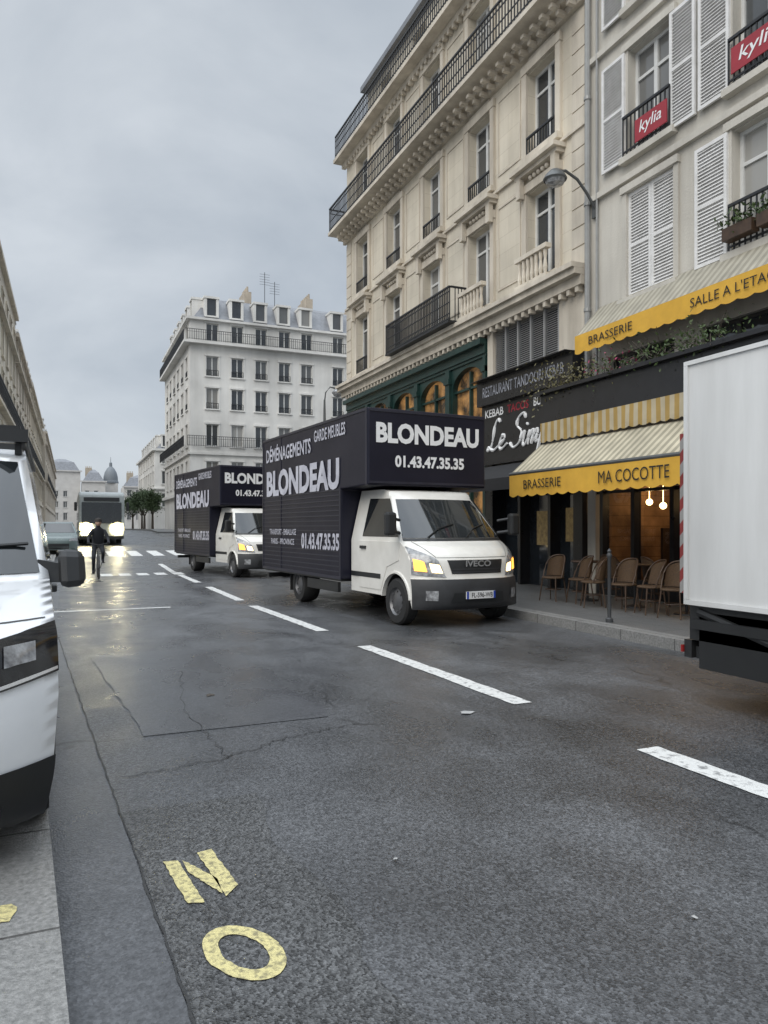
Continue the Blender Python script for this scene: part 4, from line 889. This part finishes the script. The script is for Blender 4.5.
bs.location=(1.68,44.5,zg(46)); tag(bs,'pale single deck bus approaching with both headlights on','bus')
# ------------------------------------------------------------------ cyclist
cx,cy=.78,23.3
bk=empty('bicycle',(cx,cy,0)); tag(bk,'dark bicycle ridden toward the camera in front of the bus','bicycle')
def P3(x,y,z): return (cx+x,cy+y,z)
for yc in (-.52,.52):
    wq=MB().path([P3(0,yc+.33*math.cos(a),.35+.33*math.sin(a)) for a in [i*2*PI/24 for i in range(24)]],.02,6,True).build('wheel',M['rubber'],bk,True)
    q=MB(); 
    for k in range(10): a=k*PI/5; q.tube(P3(0,yc,.35),P3(0,yc+.32*math.cos(a),.35+.32*math.sin(a)),.003,n=4)
    q.build('spokes',M['chrome'],wq)
q=MB()
for a,b in (((0,-.52,.35),(0,-.4,.92)),((0,-.42,.82),(0,.05,.3)),((0,-.42,.86),(0,.2,.84)),((0,.05,.3),(0,.22,.92)),((0,.05,.3),(0,.52,.35)),((0,.2,.82),(0,.52,.35))): q.tube(P3(*a),P3(*b),.018)
q.build('frame',M['steel'],bk,True)
MB().path([P3(-.3,-.28,1.04),P3(-.24,-.36,1.05),P3(0,-.42,1.0),P3(.24,-.36,1.05),P3(.3,-.28,1.04)],.014,8).build('handlebar',M['plastic'],bk,True)
MB().box(cx-.08,cx+.08,cy+.1,cy+.36,.92,.97).build('saddle',M['plastic'],bk,bevel=.02)
for s_,zz,zp in ((-1,.14,.135),(1,.46,.465)):
    q=MB(); q.tube(P3(s_*.06,.05,.3),P3(s_*.1,.05,zz),.012); pd=q.build('crank',M['steel'],bk)
    MB().box(cx+min(s_*.09,s_*.2),cx+max(s_*.09,s_*.2),cy,cy+.1,zp-.01,zp+.01).build('pedal',M['plastic'],pd)
def skin(name,verts,edges,rad,m,parent,root=0,sub=2):
    me=bpy.data.meshes.new(name); me.from_pydata([P3(*v) for v in verts],edges,[]); me.materials.append(m)
    o=bpy.data.objects.new(name,me); C.objects.link(o); k=o.modifiers.new('skin','SKIN'); k.use_smooth_shade=True
    for i,r in enumerate(rad): me.skin_vertices[0].data[i].radius=(r,r)
    me.skin_vertices[0].data[root].use_root=True
    sb_=o.modifiers.new('sub','SUBSURF'); sb_.levels=sub; sb_.render_levels=sub
    return o
vs=[(0,.22,1.0),(0,.14,1.2),(0,.05,1.4),(0,-.01,1.5),(0,-.03,1.56),(0,-.05,1.63),(0,-.06,1.72)]
rd=[.14,.13,.15,.09,.05,.085,.07]; ed=[(0,1),(1,2),(2,3),(3,4),(4,5),(5,6)]
for s_ in (-1,1):
    n=len(vs); kn=(.13*s_,-.18,.78 if s_>0 else .64); an=(.13*s_,.08,.56 if s_>0 else .23); to=(.14*s_,-.1,.5 if s_>0 else .17)
    vs+=[(.1*s_,.18,.95),kn,an,to]; rd+=[.085,.06,.042,.035]; ed+=[(0,n),(n,n+1),(n+1,n+2),(n+2,n+3)]
    n=len(vs); vs+=[(.17*s_,.03,1.42),(.27*s_,-.05,1.2),(.28*s_,-.24,1.1),(.27*s_,-.3,1.08)]; rd+=[.06,.045,.035,.032]; ed+=[(2,n),(n,n+1),(n+1,n+2),(n+2,n+3)]
    for k in range(4):
        m_=len(vs); x=.24*s_+s_*.022*k; vs+=[(x,-.35,1.085),(x,-.365,1.05)]; rd+=[.009,.008]; ed+=[(n+3,m_),(m_,m_+1)]
    m_=len(vs); vs+=[(.225*s_,-.3,1.05)]; rd+=[.01]; ed+=[(n+3,m_)]
pe=skin('person',vs,ed,rd,M['cloth'],None); tag(pe,'person in dark clothing riding a bicycle toward the camera','person')
MB().ball(P3(0,-.075,1.665),.088,10,1.25).build('face',M['skin'],pe,True)
q=MB(); q.lathe([(.108,0),(.105,.05),(.075,.1),(.001,.125)],P3(0,-.06,1.68),'z',18); q.build('hair',M['hair'],pe,True)
for s_ in (-1,1): MB().ball(P3(s_*.032,-.155,1.68),.012,6).build('eye',M['hair'],pe)
MB().hexa([P3(-.012,-.15,1.63),P3(.012,-.15,1.63),P3(.012,-.18,1.635),P3(-.012,-.18,1.635),P3(-.006,-.15,1.68),P3(.006,-.15,1.68),P3(.006,-.162,1.68),P3(-.006,-.162,1.68)]).build('nose',M['skin'],pe)
# ------------------------------------------------------------------ background buildings
rows5=[(5.6,7.6),(9.0,11.0),(12.4,14.3),(15.4,17.2),(18.6,20.2)]
gen_building('white_corner_building','white six storey corner building with grey mansard roof beyond the square',10,34,67.6,86.5,20.6,
  {'S':[2.0,4.3,6.55,8.8,11.0,14.2,17,19.5,22],'W':[1.8+2.9*i for i in range(6)]},rows5,'white_wall',
  cornices=((4.6,4.9,.3),(8.2,8.4,.2),(18.2,18.42,.62),(20.4,20.6,.35)),mans=2.4,rowrail={18.6:'l',12.4:'w',9.0:'l',15.4:'w'},chim=((16,72,.7,2.4,1.6),(22.5,73,.7,3,1.9),(27,72,.7,2.6,1.2),(12.6,76,.6,2,1.4)),ww=1.1)
q=MB()
for (x,y,hh) in ((17.6,70.5,3.4),(18.6,70.5,2.6)):
    q.tube((x,y,22.5),(x,y,23.2+hh),.03)
    for k in range(5): q.tube((x-.5,y,23.0+hh-k*.25),(x+.5,y,23.0+hh-k*.25),.015,n=5)
tag(q.build('roof_antenna',M['iron']),'thin rake-like aerials on the white corner building roof','antenna')
left=[('ornate beige limestone building, first and tallest at the left edge',36,57,17.2,'left_wall'),('limestone building second from the left edge with slate mansard',57.3,78,16.2,'left_wall2'),('limestone building third along the left row',78.3,112,16.6,'left_wall'),('limestone building last along the left row',112.3,190,16.0,'left_wall2')]
for lb,y0,y1,zt,wm in left:
    n=int((y1-y0)/(3 if y1<120 else 6)); cols=[(i+.5)*(y1-y0)/n for i in range(n)]
    xe=-3.5 if y0<100 else -3.1
    gen_building('row_building',lb,-16,xe,y0,y1,zt-1,{'E':cols},[(5.2,7.3),(8.3,10.3),(11.2,13.0),(13.5,14.8)],wm,cornices=((4.3,4.6,.15),(7.9,8.05,.35),(13.1,13.25,.3),(zt-1.25,zt-1,.25)),mans=2.6,group='limestone buildings along the left side',rowrail={8.3:'l'},chim=((-9,y0+1,3,.7,1.6),(-9,y1-2,3,.7,1.4)),ro_out=.32)
gen_building('distant_building','pale narrow building beyond the trees left of the white corner block',11.5,30,112,140,13.2,{'W':[2+3.2*i for i in range(8)],'S':[1.6,4.2,6.8]},[(4.6,6.6),(8,9.9),(11,12.5)],'white_wall',cornices=((7.2,7.4,.3),(12.9,13.2,.4)),mans=2.2)
for lb,x0,x1,y0,zt in (('distant grey building closing the end of the street, left one',-8,3.2,255,20),('distant grey building closing the end of the street, beside the dome',3.6,10.5,250,16.5),('distant grey building closing the end of the street, right one',15.5,27,240,14.5)):
    gen_building('distant_building',lb,x0,x1,y0,y0+15,zt,{'S':[1.5+2.6*i for i in range(int((x1-x0-1)/2.6))]},[(4,6.4),(8,10),(11.5,13.4)],'far_wall',cornices=((zt-.4,zt,.5),),mans=2.8,dorm=False,chim=((x0+2,y0+4,2,.8,1.6),))
dm=empty('domed_building',(12.6,260,0)); tag(dm,'distant building with a small dark dome and spire','building')
MB().box(10.4,14.8,258,262,0,16.4).build('wall',M['far_wall'],dm); MB().lathe([(2.5,16.4),(2.5,17),(2.3,17.2),(2.25,18.5),(1.9,20),(1.2,21.3),(.5,22),(.45,23.2),(.1,23.6),(.05,25.2)],(12.6,260,0),'z',20).build('dome',M['dome'],dm,True)
def tree(x,y,h,lb):
    e=empty('street_tree',(x,y,zg(y))); tag(e,lb,'tree','trees beyond the square'); z=zg(y)
    q=MB(); q.tube((x,y,z),(x,y,z+h*.4),.16,.11)
    L_=[]
    for k in range(7):
        a=k*.9+random.random(); tip=V((x+math.cos(a)*h*.22*random.uniform(.6,1.1),y+math.sin(a)*h*.22,z+h*random.uniform(.55,.9))); q.tube((x,y,z+h*.36),tip,.07,.02,6); L_.append(tip)
    q.build('trunk',M['bark'],e)
    q=MB()
    for p in L_+[V((x,y,z+h*.75)),V((x,y,z+h*.9))]:
        for j in range(3): q.leaves(p+V((random.gauss(0,.4),random.gauss(0,.4),random.gauss(0,.35))),(h*.14,h*.14,h*.12),150,.12)
    q.build('crown',M['tree_leaf'],e)
for x,y,h_,lb in ((9.2,92,4.6,'small green tree nearest the white corner block'),(8.9,99,4.8,'green tree second beyond the white corner block'),(9.2,106,5.2,'green tree third beyond the white corner block'),(8.9,118,5,'green tree farthest along the right pavement')): tree(x,y,h_,lb)
lp=empty('street_lamp',(10.1,29.2,0)); tag(lp,'tall grey street lamp at the corner beyond the stone building','street lamp')
MB().lathe([(.12,0),(.12,.9),(.07,1.0),(.055,6.2),(.04,6.9)],(9.85,29.2,0),'z',14).build('pole',M['steel'],lp,True)
MB().path([(9.85,29.2,6.8),(9.9,29.2,7.2),(10.1,29.2,7.45),(10.35,29.2,7.4)],.03,8).build('arm',M['steel'],lp,True)
MB().lathe([(.001,.25),(.12,.22),(.26,.05),(.25,0),(.16,-.12),(.001,-.16)],(10.45,29.2,7.2),'z',18).build('lamp_head',M['lampglass'],lp,True)
# ------------------------------------------------------------------ world, light, camera
wd=bpy.data.worlds.new('World'); S.world=wd; wd.use_nodes=True; t=wd.node_tree; N=t.nodes; L=t.links
bg=N['Background']; sky=N.new('ShaderNodeTexSky'); sky.sky_type='NISHITA'; sky.sun_disc=False; sky.sun_elevation=R(42); sky.sun_rotation=R(225)
L.new(sky.outputs[0],bg.inputs[0]); bg.inputs[1].default_value=.08
tc=N.new('ShaderNodeTexCoord'); mp=N.new('ShaderNodeMapping'); mp.inputs['Scale'].default_value=(1,1,1.9); mp.inputs['Location'].default_value=(.35,.1,.2); L.new(tc.outputs['Generated'],mp.inputs[0])
no=N.new('ShaderNodeTexNoise'); no.inputs['Scale'].default_value=2.1; no.inputs['Detail'].default_value=6; no.inputs['Roughness'].default_value=.52; no.inputs['Distortion'].default_value=.35; L.new(mp.outputs[0],no.inputs['Vector'])
rp_=N.new('ShaderNodeValToRGB'); rp_.color_ramp.elements[0].position=.36; rp_.color_ramp.elements[1].position=.62; rp_.color_ramp.elements[0].color=(.48,.535,.6,1); rp_.color_ramp.elements[1].color=(.68,.73,.785,1); L.new(no.outputs['Fac'],rp_.inputs[0])
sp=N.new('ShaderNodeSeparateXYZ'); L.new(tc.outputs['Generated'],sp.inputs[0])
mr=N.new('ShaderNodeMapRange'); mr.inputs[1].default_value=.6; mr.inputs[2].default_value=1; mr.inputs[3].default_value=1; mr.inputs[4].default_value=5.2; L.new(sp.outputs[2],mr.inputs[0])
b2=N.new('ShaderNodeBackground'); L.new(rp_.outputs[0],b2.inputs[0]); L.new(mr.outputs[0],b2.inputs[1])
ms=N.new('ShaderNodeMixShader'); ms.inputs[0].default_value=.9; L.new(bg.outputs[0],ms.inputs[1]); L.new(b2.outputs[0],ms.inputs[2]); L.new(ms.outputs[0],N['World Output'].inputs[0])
sl=bpy.data.lights.new('sun','SUN'); sl.energy=1.5; sl.angle=R(40); sl.color=(1,.95,.87); so=bpy.data.objects.new('sun',sl); C.objects.link(so)
so.rotation_euler=(V((.64,.46,-.6))).to_track_quat('-Z','Y').to_euler()
cam=bpy.data.cameras.new('camera'); co=bpy.data.objects.new('camera',cam); C.objects.link(co); S.camera=co
co.location=(0,0,1.5); co.rotation_euler=(R(90),0,R(-23.3)); cam.lens=730/1024*36; cam.sensor_width=36; cam.shift_y=16/1024; cam.clip_end=3000; cam.clip_start=.05
S.view_settings.view_transform='Standard'; S.view_settings.look='None'; S.view_settings.exposure=0
